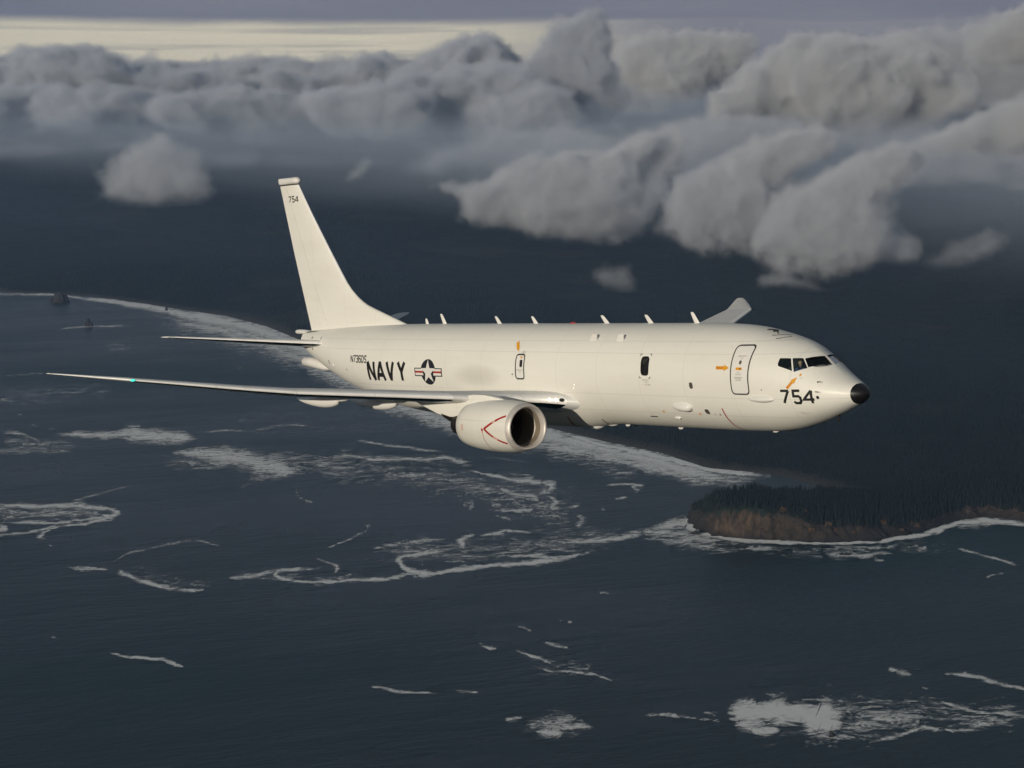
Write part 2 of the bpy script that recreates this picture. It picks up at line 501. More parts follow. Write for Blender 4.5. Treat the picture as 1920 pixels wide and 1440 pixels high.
def build_foam():
    V, Fc, cov = [], [], []
    for k, (pts, c) in enumerate(FOAM):
        P = np.array(pts, float)
        # resample with Catmull-Rom
        L = np.concatenate([[0], np.cumsum(np.hypot(np.diff(P[:, 0]), np.diff(P[:, 1]) * 2))])
        n = max(6, int(L[-1] / 5))
        q = np.linspace(0, L[-1], n)
        X = [np.interp(q, L, P[:, i]) for i in range(3)]
        for i in range(2):               # light smoothing of corners
            for j in range(2):
                X[i][1:-1] = 0.25 * X[i][:-2] + 0.5 * X[i][1:-1] + 0.25 * X[i][2:]
        x, y, w = X
        x = x + 9 * (fbm(q / 38, q * 0 + k * 3.7, 3, k) - 0.5)
        y = y + np.minimum(w, 6) * 1.1 * (fbm(q / 26, q * 0 + k * 1.9, 3, k + 50) - 0.5)
        w = w * (0.45 + 1.1 * fbm(q / 30, q * 0 + k * 2.3, 3, k + 90))
        w = w * 2.2 + 2.5
        tx, ty = np.gradient(x), np.gradient(y)
        ln = np.hypot(tx, ty) + 1e-6
        nx, ny = -ty / ln, tx / ln
        ends = np.clip(np.minimum(q, L[-1] - q) / max(4.0, 0.12 * L[-1]), 0, 1) ** 0.6
        base = len(V)
        # widths are image heights: across a streak that runs up the picture allow the foreshortening
        for i in range(n):
            for a, cc in ((-0.5, 0.0), (-0.25, 0.62), (0.0, 1.0), (0.25, 0.62), (0.5, 0.0)):
                p = on_sea(x[i] + nx[i] * w[i] * a * 1.5, y[i] + ny[i] * w[i] * a)
                V.append((p.x, p.y, 0.10 + 0.005 * k))
                cov.append(c * (1.20 if L[-1] > 70 else 1.04) * cc * (0.45 + 0.55 * ends[i]))
        for i in range(n - 1):
            for j in range(4):
                a = base + i * 5 + j
                Fc.append((a, a + 1, a + 6, a + 5))
    o = mesh_obj('sea_foam', V, Fc, M_FOAM)
    at = o.data.attributes.new('cover', 'FLOAT', 'POINT')
    at.data.foreach_set('value', np.array(cov, np.float32))
    tag(o, 'white sea foam in streaks, rings and breaking patches on the dark water', 'foam', kind='stuff')


build_foam()

# ---- mainland: beach and forested ground up to the end of the near air, then the hills
COAST_PX = [(0, 548), (100, 551), (200, 560), (270, 570), (350, 583), (420, 592), (500, 613), (570, 642), (650, 680), (760, 728), (900, 775),
            (1030, 803), (1130, 828), (1240, 851), (1320, 878), (1440, 889), (1490, 899), (1545, 918)]
_c = sorted([tn(on_sea(x, y)) for x, y in COAST_PX] + [(2840, 3330), (2300, 3420), (1500, 3380), (0, 3450), (-6000, 3600), (11000, 3150), (16000, 3000), (40000, 2500)])
COAST_T = np.array([c[0] for c in _c])
COAST_N = np.array([c[1] for c in _c])


def coast_n(t):
    return np.interp(t, COAST_T, COAST_N) + 14 * (fbm(t / 120, t * 0 + 3.3, 3) - 0.5)


def land_height(t, n):
    d = np.maximum(n - coast_n(t), 0)
    h = 2.5 * np.clip(d / 40, 0, 1) + 26 * np.clip((d - 40) / 260, 0, 1) ** 1.4
    h = h + np.clip((d - 120) / 900, 0, 1) * 46 * fbm(t / 700, n / 700, 5, 2)
    h = h + np.clip((d - 1500) / 7000, 0, 1) ** 1.1 * 520 * (fbm(t / 3600, n / 3600, 6, 5) ** 1.3)
    return h


def forest_ground_material():
    m, nt, b, out = new_mat('forest_ground')
    g = nt.n('ShaderNodeNewGeometry')
    pos = g.outputs['Position']
    n1 = nt.noise(pos, 0.011, 6, 0.6)
    n2 = nt.noise(pos, 0.09, 5, 0.65)
    n3 = nt.noise(pos, 0.0016, 4, 0.55)
    c = nt.mix(nt.mapr(n1, 0.35, 0.65), (0.008, 0.013, 0.011), (0.018, 0.024, 0.018))
    c = nt.mix(nt.mapr(n3, 0.56, 0.66, 0, 0.7, True), c, (0.032, 0.032, 0.022))
    sep = nt.n('ShaderNodeSeparateXYZ')
    nt.link(pos, sep.inputs[0])
    low = nt.mapr(nt.math('ADD', sep.outputs[2], nt.math('MULTIPLY', n2, 2.0)), 2.0, 6.5, 1.0, 0.0)
    c = nt.mix(nt.math('MULTIPLY', low, 0.85), c, (0.085, 0.078, 0.065))
    nt.link(c, b.inputs['Base Color'])
    b.inputs['Roughness'].default_value = 0.95
    b.inputs['Specular IOR Level'].default_value = 0.1
    bp = nt.n('ShaderNodeBump')
    bp.inputs['Strength'].default_value = 0.9
    bp.inputs['Distance'].default_value = 10.0
    nt.link(nt.math('ADD', n2, nt.math('MULTIPLY', n1, 2.0)), bp.inputs['Height'])
    nt.link(bp.outputs[0], b.inputs['Normal'])
    return m


M_LAND = forest_ground_material()


def grid_obj(name, X, Y, Z, mat):
    a, b = X.shape
    V = np.stack([X, Y, Z], -1).reshape(-1, 3)
    i = np.arange(a * b).reshape(a, b)
    Fq = np.stack([i[:-1, :-1], i[1:, :-1], i[1:, 1:], i[:-1, 1:]], -1).reshape(-1, 4)
    o = mesh_obj(name, V.tolist(), Fq.tolist(), mat)
    if o.data.polygons[0].normal.z < 0:
        o.data.flip_normals()
    return o


tt = np.concatenate([np.arange(-20000, 1500, 250.), np.arange(1500, 11000, 28.), np.arange(11000, 39000, 250.)])
vv = np.linspace(0, 1, 60) ** 1.25
TT_, VV_ = np.meshgrid(tt, vv, indexing='ij')
NC_ = coast_n(TT_)
NN_ = NC_ + VV_ * (N_FACE - 0.6 - NC_)
ZZ_ = land_height(TT_, NN_) - 0.6 * (VV_ == 0)
land = grid_obj('land', CT.x * TT_ + CN.x * NN_, CT.y * TT_ + CN.y * NN_, ZZ_, M_LAND)
tag(land, kind='structure')
nn = np.concatenate([[N_FACE + 0.6], N_FACE + 0.7 + (np.linspace(0, 1, 130) ** 2.2) * 90000])
th_ = np.concatenate([np.arange(-90000, -2000, 800.), np.arange(-2000, 16000, 110.), np.arange(16000, 140000, 900.)])
TT_, NN_ = np.meshgrid(th_, nn, indexing='ij')
hills = grid_obj('hills', CT.x * TT_ + CN.x * NN_, CT.y * TT_ + CN.y * NN_, land_height(TT_, NN_) - np.where(NN_ < N_FACE + 0.65, 40.0, 0.0), M_LAND)
tag(hills, kind='structure')

# ---- headland: cliffs all round, forest on top
HEAD_PX = [(1289, 958), (1287, 972), (1290, 986), (1308, 997), (1340, 1005), (1400, 1011), (1480, 1015), (1560, 1016), (1640, 1014), (1700, 1004), (1760, 990), (1802, 975),
           (1850, 968), (1930, 978), (2050, 985), (2100, 930), (1950, 900), (1800, 900), (1700, 922), (1600, 944), (1500, 958), (1440, 965), (1380, 971), (1330, 967)]
HEAD = np.array([list(on_sea(x, y).xy) for x, y in HEAD_PX])


def inside_dist(X, Y, poly):
    """signed distance to a polygon, positive inside"""
    d2 = np.full(X.shape, 1e18)
    ins = np.zeros(X.shape, bool)
    for i in range(len(poly)):
        x1, y1 = poly[i]
        x2, y2 = poly[(i + 1) % len(poly)]
        ex, ey = x2 - x1, y2 - y1
        t = np.clip(((X - x1) * ex + (Y - y1) * ey) / (ex * ex + ey * ey), 0, 1)
        d2 = np.minimum(d2, (X - x1 - t * ex) ** 2 + (Y - y1 - t * ey) ** 2)
        c = (y1 > Y) != (y2 > Y)
        ins ^= c & (X < (x2 - x1) * (Y - y1) / (y2 - y1 + 1e-12) + x1)
    return np.where(ins, 1, -1) * np.sqrt(d2)


hx0 = on_sea(1287, 972).x


def head_height(X, Y):
    jag = 38 * (fbm(X / 50, Y / 50, 5, 9) - 0.5) + 9 * (fbm(X / 11, Y / 11, 3, 4) - 0.5)
    d = inside_dist(X, Y, HEAD) + jag
    u = X - hx0
    top = np.interp(u, [0, 30, 60, 120, 220, 330, 500, 900], [22, 30, 54, 56, 48, 42, 34, 30])
    run = np.interp(u, [0, 60, 130, 220, 330, 900], [9, 12, 20, 44, 66, 80])
    k = np.clip((d - 5) / run, 0, 1)
    h = 3.0 * np.clip(d / 5, -2, 1) + top * (k ** 0.85) + np.clip(d - run, 0, 400) * 0.05
    gul = 17 * (fbm(X / 24, Y / 24, 4, 13) - 0.5) * np.clip(k * 4, 0, 1) * np.clip(2.2 - k * 1.6, 0.25, 1)
    return h + gul, d, k


def cliff_material():
    m, nt, b, out = new_mat('headland_cliff')
    g = nt.n('ShaderNodeNewGeometry')
    pos = g.outputs['Position']
    at = nt.n('ShaderNodeAttribute', attribute_name='green')
    n1 = nt.noise(nt.scalev(pos, (1, 1, 0.45)), 0.085, 7, 0.70, 0.5)
    n2 = nt.noise(nt.scalev(pos, (1, 1, 2.2)), 0.2, 5, 0.6)
    c = nt.mix(nt.mapr(n1, 0.40, 0.62), (0.020, 0.016, 0.013), (0.100, 0.068, 0.046))  # shade of upright crevices painted into the rock colour
    c = nt.mix(nt.mapr(n2, 0.50, 0.70), c, (0.060, 0.052, 0.034))
    sep = nt.n('ShaderNodeSeparateXYZ')
    nt.link(pos, sep.inputs[0])
    bare = nt.n('ShaderNodeAttribute', attribute_name='bare')
    n4 = nt.noise(nt.scalev(pos, (1, 1, 0.35)), 0.022, 4, 0.6)
    bm_ = nt.mapr(nt.math('ADD', bare.outputs['Fac'], nt.math('MULTIPLY', nt.math('SUBTRACT', n4, 0.5), 1.3)), 0.25, 0.75, 0, 1, True)
    c = nt.mix(bm_, (0.028, 0.025, 0.020), c)
    wet = nt.mapr(nt.math('ADD', sep.outputs[2], nt.math('MULTIPLY', n2, 6.0)), 6.0, 16.0, 1.0, 0.0)
    c = nt.mix(nt.math('MULTIPLY', wet, 0.75), c, (0.022, 0.019, 0.017))
    gm = nt.mapr(nt.math('ADD', at.outputs['Fac'], nt.math('MULTIPLY', nt.math('SUBTRACT', n1, 0.5), 0.9)), 0.42, 0.62, 0, 1, True)
    c = nt.mix(gm, c, (0.016, 0.022, 0.016))
    nt.link(c, b.inputs['Base Color'])
    b.inputs['Roughness'].default_value = 0.95
    b.inputs['Specular IOR Level'].default_value = 0.15
    bp = nt.n('ShaderNodeBump')
    bp.inputs['Strength'].default_value = 0.8
    bp.inputs['Distance'].default_value = 2.5
    nt.link(nt.math('ADD', n2, n1), bp.inputs['Height'])
    nt.link(bp.outputs[0], b.inputs['Normal'])
    return m


M_CLIFF = cliff_material()
lo = HEAD.min(0) - 25
hi = HEAD.max(0) + 25
gx = np.arange(lo[0], hi[0], 3.6)
gy = np.arange(lo[1], hi[1], 3.6)
GX, GY = np.meshgrid(gx, gy, indexing='ij')
GZ, GD, GK = head_height(GX, GY)
GZ = np.where(GD < -3, -6.0, GZ)
headland = grid_obj('headland', GX, GY, GZ, M_CLIFF)
gat = headland.data.attributes.new('green', 'FLOAT', 'POINT')
gu = GX - hx0
green = np.clip(GK * np.interp(gu, [0, 140, 230, 400], [0.42, 0.50, 0.80, 0.95]), 0, 1) + np.clip((GK - 0.97) * 40, 0, 1)
gat.data.foreach_set('value', green.ravel().astype(np.float32))
bat = headland.data.attributes.new('bare', 'FLOAT', 'POINT')
bare_ = np.interp(gu, [0, 25, 45, 150, 210, 320, 500, 560, 620, 800], [0.15, 0.25, 0.95, 0.95, 0.50, 0.42, 0.30, 0.45, 0.95, 0.95]) * np.clip(1.4 - GK * 0.5, 0, 1)
bat.data.foreach_set('value', bare_.ravel().astype(np.float32))
tag(headland, kind='structure')


# ---- trees
def foliage_material(name, lo_c, hi_c, scale=0.15):
    m, nt, b, out = new_mat(name)
    g = nt.n('ShaderNodeNewGeometry')
    n1 = nt.noise(g.outputs['Position'], scale, 5, 0.65)
    nt.link(nt.mix(nt.mapr(n1, 0.3, 0.7), lo_c, hi_c), b.inputs['Base Color'])
    b.inputs['Roughness'].default_value = 0.9
    b.inputs['Specular IOR Level'].default_value = 0.15
    return m


M_CONIFER = foliage_material('conifer_needles', (0.007, 0.012, 0.010), (0.017, 0.024, 0.017))
M_SHRUB = foliage_material('autumn_leaves', (0.07, 0.040, 0.018), (0.17, 0.10, 0.045), 0.3)
M_TRUNK = simple('bark', (0.045, 0.035, 0.028), 0.95, var=0.3, vscale=0.6)


def conifer_crown(seed, tiers=8, seg=9):
    """unit-height ragged conifer crown, made of drooping tiers of branch fans"""
    r = random.Random(seed)
    V, Fc = [], []
    for k in range(tiers):
        f = k / (tiers - 1)
        z0 = 0.16 + 0.78 * f
        rad = (0.17 * (1 - f) ** 0.8 + 0.012) * r.uniform(0.75, 1.2)
        b = len(V)
        V.append((r.uniform(-.01, .01), r.uniform(-.01, .01), min(1.0, z0 + 0.17 - 0.05 * f)))
        ph = r.uniform(0, 6.28)
        for j in range(seg):
            a = ph + 2 * math.pi * j / seg + r.uniform(-.15, .15)
            q = rad * (1.25 if j % 2 else 0.62) * r.uniform(0.7, 1.3)
            V.append((q * math.cos(a), q * math.sin(a), z0 - 0.05 * (1 if j % 2 else -0.2) * r.uniform(0.5, 1.4)))
        for j in range(seg):
            Fc.append((b, b + 1 + j, b + 1 + (j + 1) % seg))
    return np.array(V), Fc


def tapered(h, r0, r1, seg=6):
    V = [(r0 * math.cos(2 * math.pi * j / seg), r0 * math.sin(2 * math.pi * j / seg), 0) for j in range(seg)]
    V += [(r1 * math.cos(2 * math.pi * j / seg), r1 * math.sin(2 * math.pi * j / seg), h) for j in range(seg)]
    Fc = [(j, (j + 1) % seg, seg + (j + 1) % seg, seg + j) for j in range(seg)]
    return V, Fc


CROWNS = [conifer_crown(s) for s in range(5)]
crown_meshes, trunk_mesh = [], None
for cv, cf in CROWNS:
    me = bpy.data.meshes.new('crown')
    me.from_pydata(cv.tolist(), [], cf)
    me.materials.append(M_CONIFER)
    crown_meshes.append(me)
trunk_mesh = bpy.data.meshes.new('trunk')
_v, _f = tapered(0.9, 0.018, 0.003)
trunk_mesh.from_pydata(_v, [], _f)
trunk_mesh.materials.append(M_TRUNK)


def pine_tree(x, y, z, h, k):
    e = bpy.data.objects.new('pine_tree', None)
    e.location = (x, y, z)
    e.rotation_euler = (random.uniform(-.03, .03), random.uniform(-.03, .03), random.uniform(0, 6.28))
    e.scale = (h, h, h)
    link(e)
    tag(e, 'dark conifer standing among its like along the rim of the wooded headland', 'tree', 'conifers on the headland rim')
    link(bpy.data.objects.new('trunk', trunk_mesh), e)
    link(bpy.data.objects.new('crown', crown_meshes[k % len(crown_meshes)]), e)


def forest_stuff(name, label, pts, zs, hs, simple_crown=False):
    """thousands of conifers as one mass"""
    protos = [conifer_crown(s + 40, 5, 7) for s in range(4)] if simple_crown else CROWNS
    Vs, Fs, off = [], [], 0
    which = RNG.integers(0, len(protos), len(pts))
    for k, (cv, cf) in enumerate(protos):
        idx = np.where(which == k)[0]
        if len(idx) == 0:
            continue
        a = RNG.uniform(0, 6.28, len(idx))
        h = hs[idx]
        w = h * RNG.uniform(0.9, 1.5, len(idx))
        ca, sa = np.cos(a) * w, np.sin(a) * w
        X = cv[None, :, 0] * ca[:, None] - cv[None, :, 1] * sa[:, None] + pts[idx, 0][:, None]
        Y = cv[None, :, 0] * sa[:, None] + cv[None, :, 1] * ca[:, None] + pts[idx, 1][:, None]
        Z = cv[None, :, 2] * h[:, None] + zs[idx][:, None] - 1.0
        Vs.append(np.stack([X, Y, Z], -1).reshape(-1, 3))
        f = np.array(cf)[None] + (np.arange(len(idx)) * len(cv))[:, None, None] + off
        Fs.append(f.reshape(-1, 3))
        off += len(idx) * len(cv)
    V = np.concatenate(Vs)
    Fc = np.concatenate(Fs)
    me = bpy.data.meshes.new(name)
    me.vertices.add(len(V))
    me.vertices.foreach_set('co', V.astype(np.float32).ravel())
    me.loops.add(Fc.size)
    me.loops.foreach_set('vertex_index', Fc.astype(np.int32).ravel())
    me.polygons.add(len(Fc))
    me.polygons.foreach_set('loop_start', np.arange(0, Fc.size, 3, dtype=np.int32))
    me.polygons.foreach_set('loop_total', np.full(len(Fc), 3, np.int32))
    me.update()
    me.validate()
    me.materials.append(M_CONIFER)
    o = link(bpy.data.objects.new(name, me))
    tag(o, label, 'forest', kind='stuff')
    return o


# headland trees: the seaward rim and the skyline as single trees, the rest as a mass
cand = RNG.uniform(lo, hi, (110000, 2))
cz, cd, ck = head_height(cand[:, 0], cand[:, 1])
cu = cand[:, 0] - hx0
dens = np.where(cu < 130, 0.18, 0.30)
keep = (ck > np.interp(cu, [0, 140, 260, 420], [0.95, 0.93, 0.42, 0.26])) & (cd > 6) & (RNG.uniform(0, 1, len(cand)) < dens)
cand, cz, cd, cu = cand[keep], cz[keep], cd[keep], cu[keep]
run_ = np.interp(cu, [0, 60, 130, 220, 330, 900], [9, 12, 20, 44, 66, 80])
score = (cd - run_) + np.clip(cu - 60, 0, 900) * 0.22
order = np.argsort(score)
N_SINGLE = 170
hts = RNG.uniform(0.55, 1.0, len(cand)) ** 1.2 * np.interp(cu, [0, 40, 120, 400], [9, 13, 20, 20]) * (0.75 + 0.5 * fbm(cand[:, 0] / 45, cand[:, 1] / 45, 3, 31))
for j, i in enumerate(order[:N_SINGLE]):
    pine_tree(cand[i, 0], cand[i, 1], cz[i] - 1.0, hts[i], j)
rest = order[N_SINGLE:]
forest_stuff('headland_forest', 'dense dark conifer forest covering the top of the headland', cand[rest], cz[rest], hts[rest])

# mainland forest behind the beach
nT = 34000
ft = RNG.uniform(2300, 8600, nT)
fd = RNG.uniform(0, 1, nT) ** 1.3 * 1150 + 55
fn = coast_n(ft) + fd
kp = (fbm(ft / 260, fn / 260, 4, 21) > 0.36) & (fn < N_FACE - 40)
ft, fn = ft[kp], fn[kp]
fz = land_height(ft, fn)
fp = np.stack([CT.x * ft + CN.x * fn, CT.y * ft + CN.y * fn], -1)
kp = inside_dist(fp[:, 0], fp[:, 1], HEAD) < -10
fp, fz = fp[kp], fz[kp]
forest_stuff('mainland_forest', 'far dark forest covering the land behind the beach', fp, fz, RNG.uniform(7, 19, len(fp)) * (0.7 + 0.6 * fbm(fp[:, 0] / 120, fp[:, 1] / 120, 3, 33)), True)


# ---- shrubs with autumn leaves on the cliff: many small leaf clumps on a few stems
def shrub_mesh(seed):
    r = random.Random(seed)
    V, Fc = [], []
    for k in range(70):
        u, v = r.uniform(0, 6.28), r.uniform(-0.2, 1)
        q = r.uniform(0.35, 1) ** 0.5
        c = Vector((q * math.cos(u) * math.sqrt(max(0, 1 - v * v)) * 0.5, q * math.sin(u) * math.sqrt(max(0, 1 - v * v)) * 0.5, 0.45 + 0.5 * v * q))
        s = r.uniform(0.06, 0.15)
        b = len(V)
        for j in range(4):
            V.append(tuple(c + Vector((r.uniform(-1, 1), r.uniform(-1, 1), r.uniform(-1, 1))) * s))
        Fc += [(b, b + 1, b + 2), (b, b + 2, b + 3), (b, b + 3, b + 1), (b + 1, b + 3, b + 2)]
    me = bpy.data.meshes.new('foliage')
    me.from_pydata(V, [], Fc)
    me.materials.append(M_SHRUB)
    return me


stem_v, stem_f = tapered(0.6, 0.03, 0.01)
stem_mesh = bpy.data.meshes.new('stem')
stem_mesh.from_pydata(stem_v, [], stem_f)
stem_mesh.materials.append(M_TRUNK)
SHRUBS = [((1468, 962), 15, 'tall orange-leaved shrub highest on the cliff, nearest its bare brown face'),
          ((1510, 962), 9, 'small pale shrub on the dark slope right of the orange cliff shrub'),
          ((1553, 992), 17, 'broad orange shrub near the waterline, in the middle of the headland'),
          ((1567, 1000), 12, 'low tan shrub at the waterline beside the broad orange shrub'),
          ((1655, 985), 14, 'upright rusty shrub on the dark slope towards the bay'),
          ((1720, 992), 13, 'brown bush low on the slope, nearest the bay'),
          ((1522, 1000), 12, 'low brown bush at the waterline left of the broad orange shrub'),
          ((1690, 998), 10, 'low brown bush at the waterline below the rusty upright shrub'),
          ((1600, 1003), 10, 'dull brown bush at the waterline below the middle of the forest')]
for k, ((px, py), h, lab) in enumerate(SHRUBS):
    d = direction(px, py)
    best = None
    for t in np.arange(3400, 5200, 1.5):
        z = ALT + d.z * t / d.y
        g, dd, kk = head_height(np.array([d.x * t / d.y]), np.array([float(t)]))
        if z <= g[0]:
            best = (d.x * t / d.y, t, g[0])
            break
    if best is None:
        continue
    e = bpy.data.objects.new('shrub', None)
    e.location = (best[0], best[1], best[2] - 1)
    e.scale = (h * random.uniform(.8, 1.2), h, h)
    link(e)
    tag(e, lab, 'shrub', 'autumn shrubs on the headland cliff')
    link(bpy.data.objects.new('foliage', shrub_mesh(k + 5)), e)
    link(bpy.data.objects.new('stem', stem_mesh), e)

# ---- rocks standing in the sea
M_ROCK = simple('wet_rock', (0.014, 0.013, 0.013), 0.85, var=0.45, vscale=0.12, bump=0.5)


def rock(px, py, wpx, hpx, label, peaks, seed):
    p = on_sea(px, py)
    sc = p.length / F_PX
    w, h = wpx * sc, hpx * sc
    n = 36
    r = random.Random(seed)
    u = np.linspace(-1.25, 1.25, n)
    X, Y = np.meshgrid(u, u, indexing='ij')
    Z = np.full(X.shape, -0.25)
    for (cx, cy, rad, hh) in peaks:
        q = np.hypot((X - cx), (Y - cy)) / rad
        Z = np.maximum(Z, hh * np.clip(1.45 - 1.2 * q ** 2.0, -0.3, 1))
    nz = fbm(X * 4 + seed, Y * 4, 5, seed) - 0.5
    Z = Z + nz * 0.55 * np.clip(Z + 0.3, 0, 1)
    V = np.stack([X * w / 2 + p.x, Y * w / 2 + p.y, Z * h], -1)
    i = np.arange(n * n).reshape(n, n)
    Fq = np.stack([i[:-1, :-1], i[1:, :-1], i[1:, 1:], i[:-1, 1:]], -1).reshape(-1, 4)
    o = mesh_obj('sea_rock', V.reshape(-1, 3).tolist(), Fq.tolist(), M_ROCK, smooth=False)
    tag(o, label, 'rock', 'rocks standing in the sea')


rock(112, 566, 36, 17, 'large dark sea stack rising out of the far surf line at the left', [(0, 0, .75, 1), (.45, .1, .5, .7), (-.5, 0, .5, .45)], 1)
rock(167, 612, 17, 14, 'pointed black rock alone in open water below the far sea stack', [(-.1, 0, .5, 1), (.45, 0, .45, .55), (-.6, 0, .35, .35)], 2)
rock(312, 582, 7, 8, 'small black rock in the white shore break', [(0, 0, .7, 1), (.4, 0, .4, .5)], 3)
rock(1560, 1382, 16, 10, 'small black rock awash in the big foam patch of the near water', [(0, .2, .6, 1), (-.6, -.3, .35, .4), (.5, .5, .4, .5)], 4)
rock(1305, 1001, 20, 8, 'low black reef off the left tip of the headland', [(0, 0, .5, .8), (.6, .1, .4, .6), (-.6, 0, .4, .5)], 5)
rock(1585, 1040, 26, 4, 'flat dark reef awash in foam just off the headland', [(-.5, 0, .4, .7), (.2, 0, .5, .9), (.7, .2, .3, .6)], 6)


# ---- clouds: closed billowing hulls filled with a voxel cloud
def cloud_material(name, dens, scale, col=(0.93, 0.94, 0.97), wisp=0.5, z0=0.0, z1=1.0):
    m = bpy.data.materials.new(name)
    m.use_nodes = True
    nt = NT(m.node_tree)
    m.node_tree.nodes.clear()
    out = nt.n('ShaderNodeOutputMaterial')
    info = nt.n('ShaderNodeVolumeInfo')
    g = nt.n('ShaderNodeNewGeometry')
    ns = nt.noise(g.outputs['Position'], scale, 3.0, 0.70)
    e = nt.math('SUBTRACT', nt.math('MULTIPLY', info.outputs['Density'], 1.0 + wisp * 1.5), nt.math('MULTIPLY', nt.mapr(ns, 0.27, 0.73), wisp * 1.6))
    sp_ = nt.n('ShaderNodeSeparateXYZ')
    nt.link(g.outputs['Position'], sp_.inputs[0])
    base = nt.mapr(nt.math('ADD', sp_.outputs[2], nt.math('MULTIPLY', nt.math('SUBTRACT', ns, 0.5), (z1 - z0) * 1.5)), z0 + (z1 - z0) * 0.1, z1, 0.0, 1.0, True)
    e = nt.math('MULTIPLY', nt.math('MINIMUM', nt.math('MAXIMUM', e, 0.0), 1.0), base)
    d = nt.math('MULTIPLY', e, dens)
    pv = nt.n('ShaderNodeVolumePrincipled')
    pv.inputs['Color'].default_value = col + (1,)
    pv.inputs['Anisotropy'].default_value = 0.0
    nt.link(d, pv.inputs['Density'])
    nt.link(pv.outputs[0], out.inputs['Volume'])
    return m


def cloud_nodes(name, mat, voxel, band):
    ng = bpy.data.node_groups.new(name, 'GeometryNodeTree')
    ng.interface.new_socket('Geometry', in_out='INPUT', socket_type='NodeSocketGeometry')
    ng.interface.new_socket('Geometry', in_out='OUTPUT', socket_type='NodeSocketGeometry')
    gi = ng.nodes.new('NodeGroupInput')
    go = ng.nodes.new('NodeGroupOutput')
    mv = ng.nodes.new('GeometryNodeMeshToVolume')
    mv.resolution_mode = 'VOXEL_SIZE'
    mv.inputs['Density'].default_value = 1.0
    mv.inputs['Voxel Size'].default_value = voxel
    mv.inputs['Interior Band Width'].default_value = band
    sm = ng.nodes.new('GeometryNodeSetMaterial')
    sm.inputs['Material'].default_value = mat
    ng.links.new(gi.outputs[0], mv.inputs['Mesh'])
    ng.links.new(mv.outputs[0], sm.inputs['Geometry'])
    ng.links.new(sm.outputs[0], go.inputs[0])
    return ng


ICOS = {}


def ico_verts(sub=4):
    if sub not in ICOS:
        bm = bmesh.new()
        bmesh.ops.create_icosphere(bm, subdivisions=sub, radius=1.0)
        ICOS[sub] = (np.array([v.co[:] for v in bm.verts]), np.array([[v.index for v in f.verts] for f in bm.faces]))
        bm.free()
    return ICOS[sub]


def tri_mesh(name, V, Fc, mat):
    me = bpy.data.meshes.new(name)
    me.vertices.add(len(V))
    me.vertices.foreach_set('co', np.asarray(V, np.float32).ravel())
    me.loops.add(Fc.size)
    me.loops.foreach_set('vertex_index', Fc.astype(np.int32).ravel())
    me.polygons.add(len(Fc))
    me.polygons.foreach_set('loop_start', np.arange(0, Fc.size, 3, dtype=np.int32))
    me.polygons.foreach_set('loop_total', np.full(len(Fc), 3, np.int32))
    me.update()
    me.materials.append(mat)
    return link(bpy.data.objects.new(name, me))


def spread_dirs(rq, n):
    """directions favouring the top and the sides"""
    a = rq.uniform(0, 2 * math.pi, n)
    z = rq.uniform(-0.45, 1.0, n)
    q = np.sqrt(1 - z * z)
    return np.stack([q * np.cos(a), q * np.sin(a), z], 1)


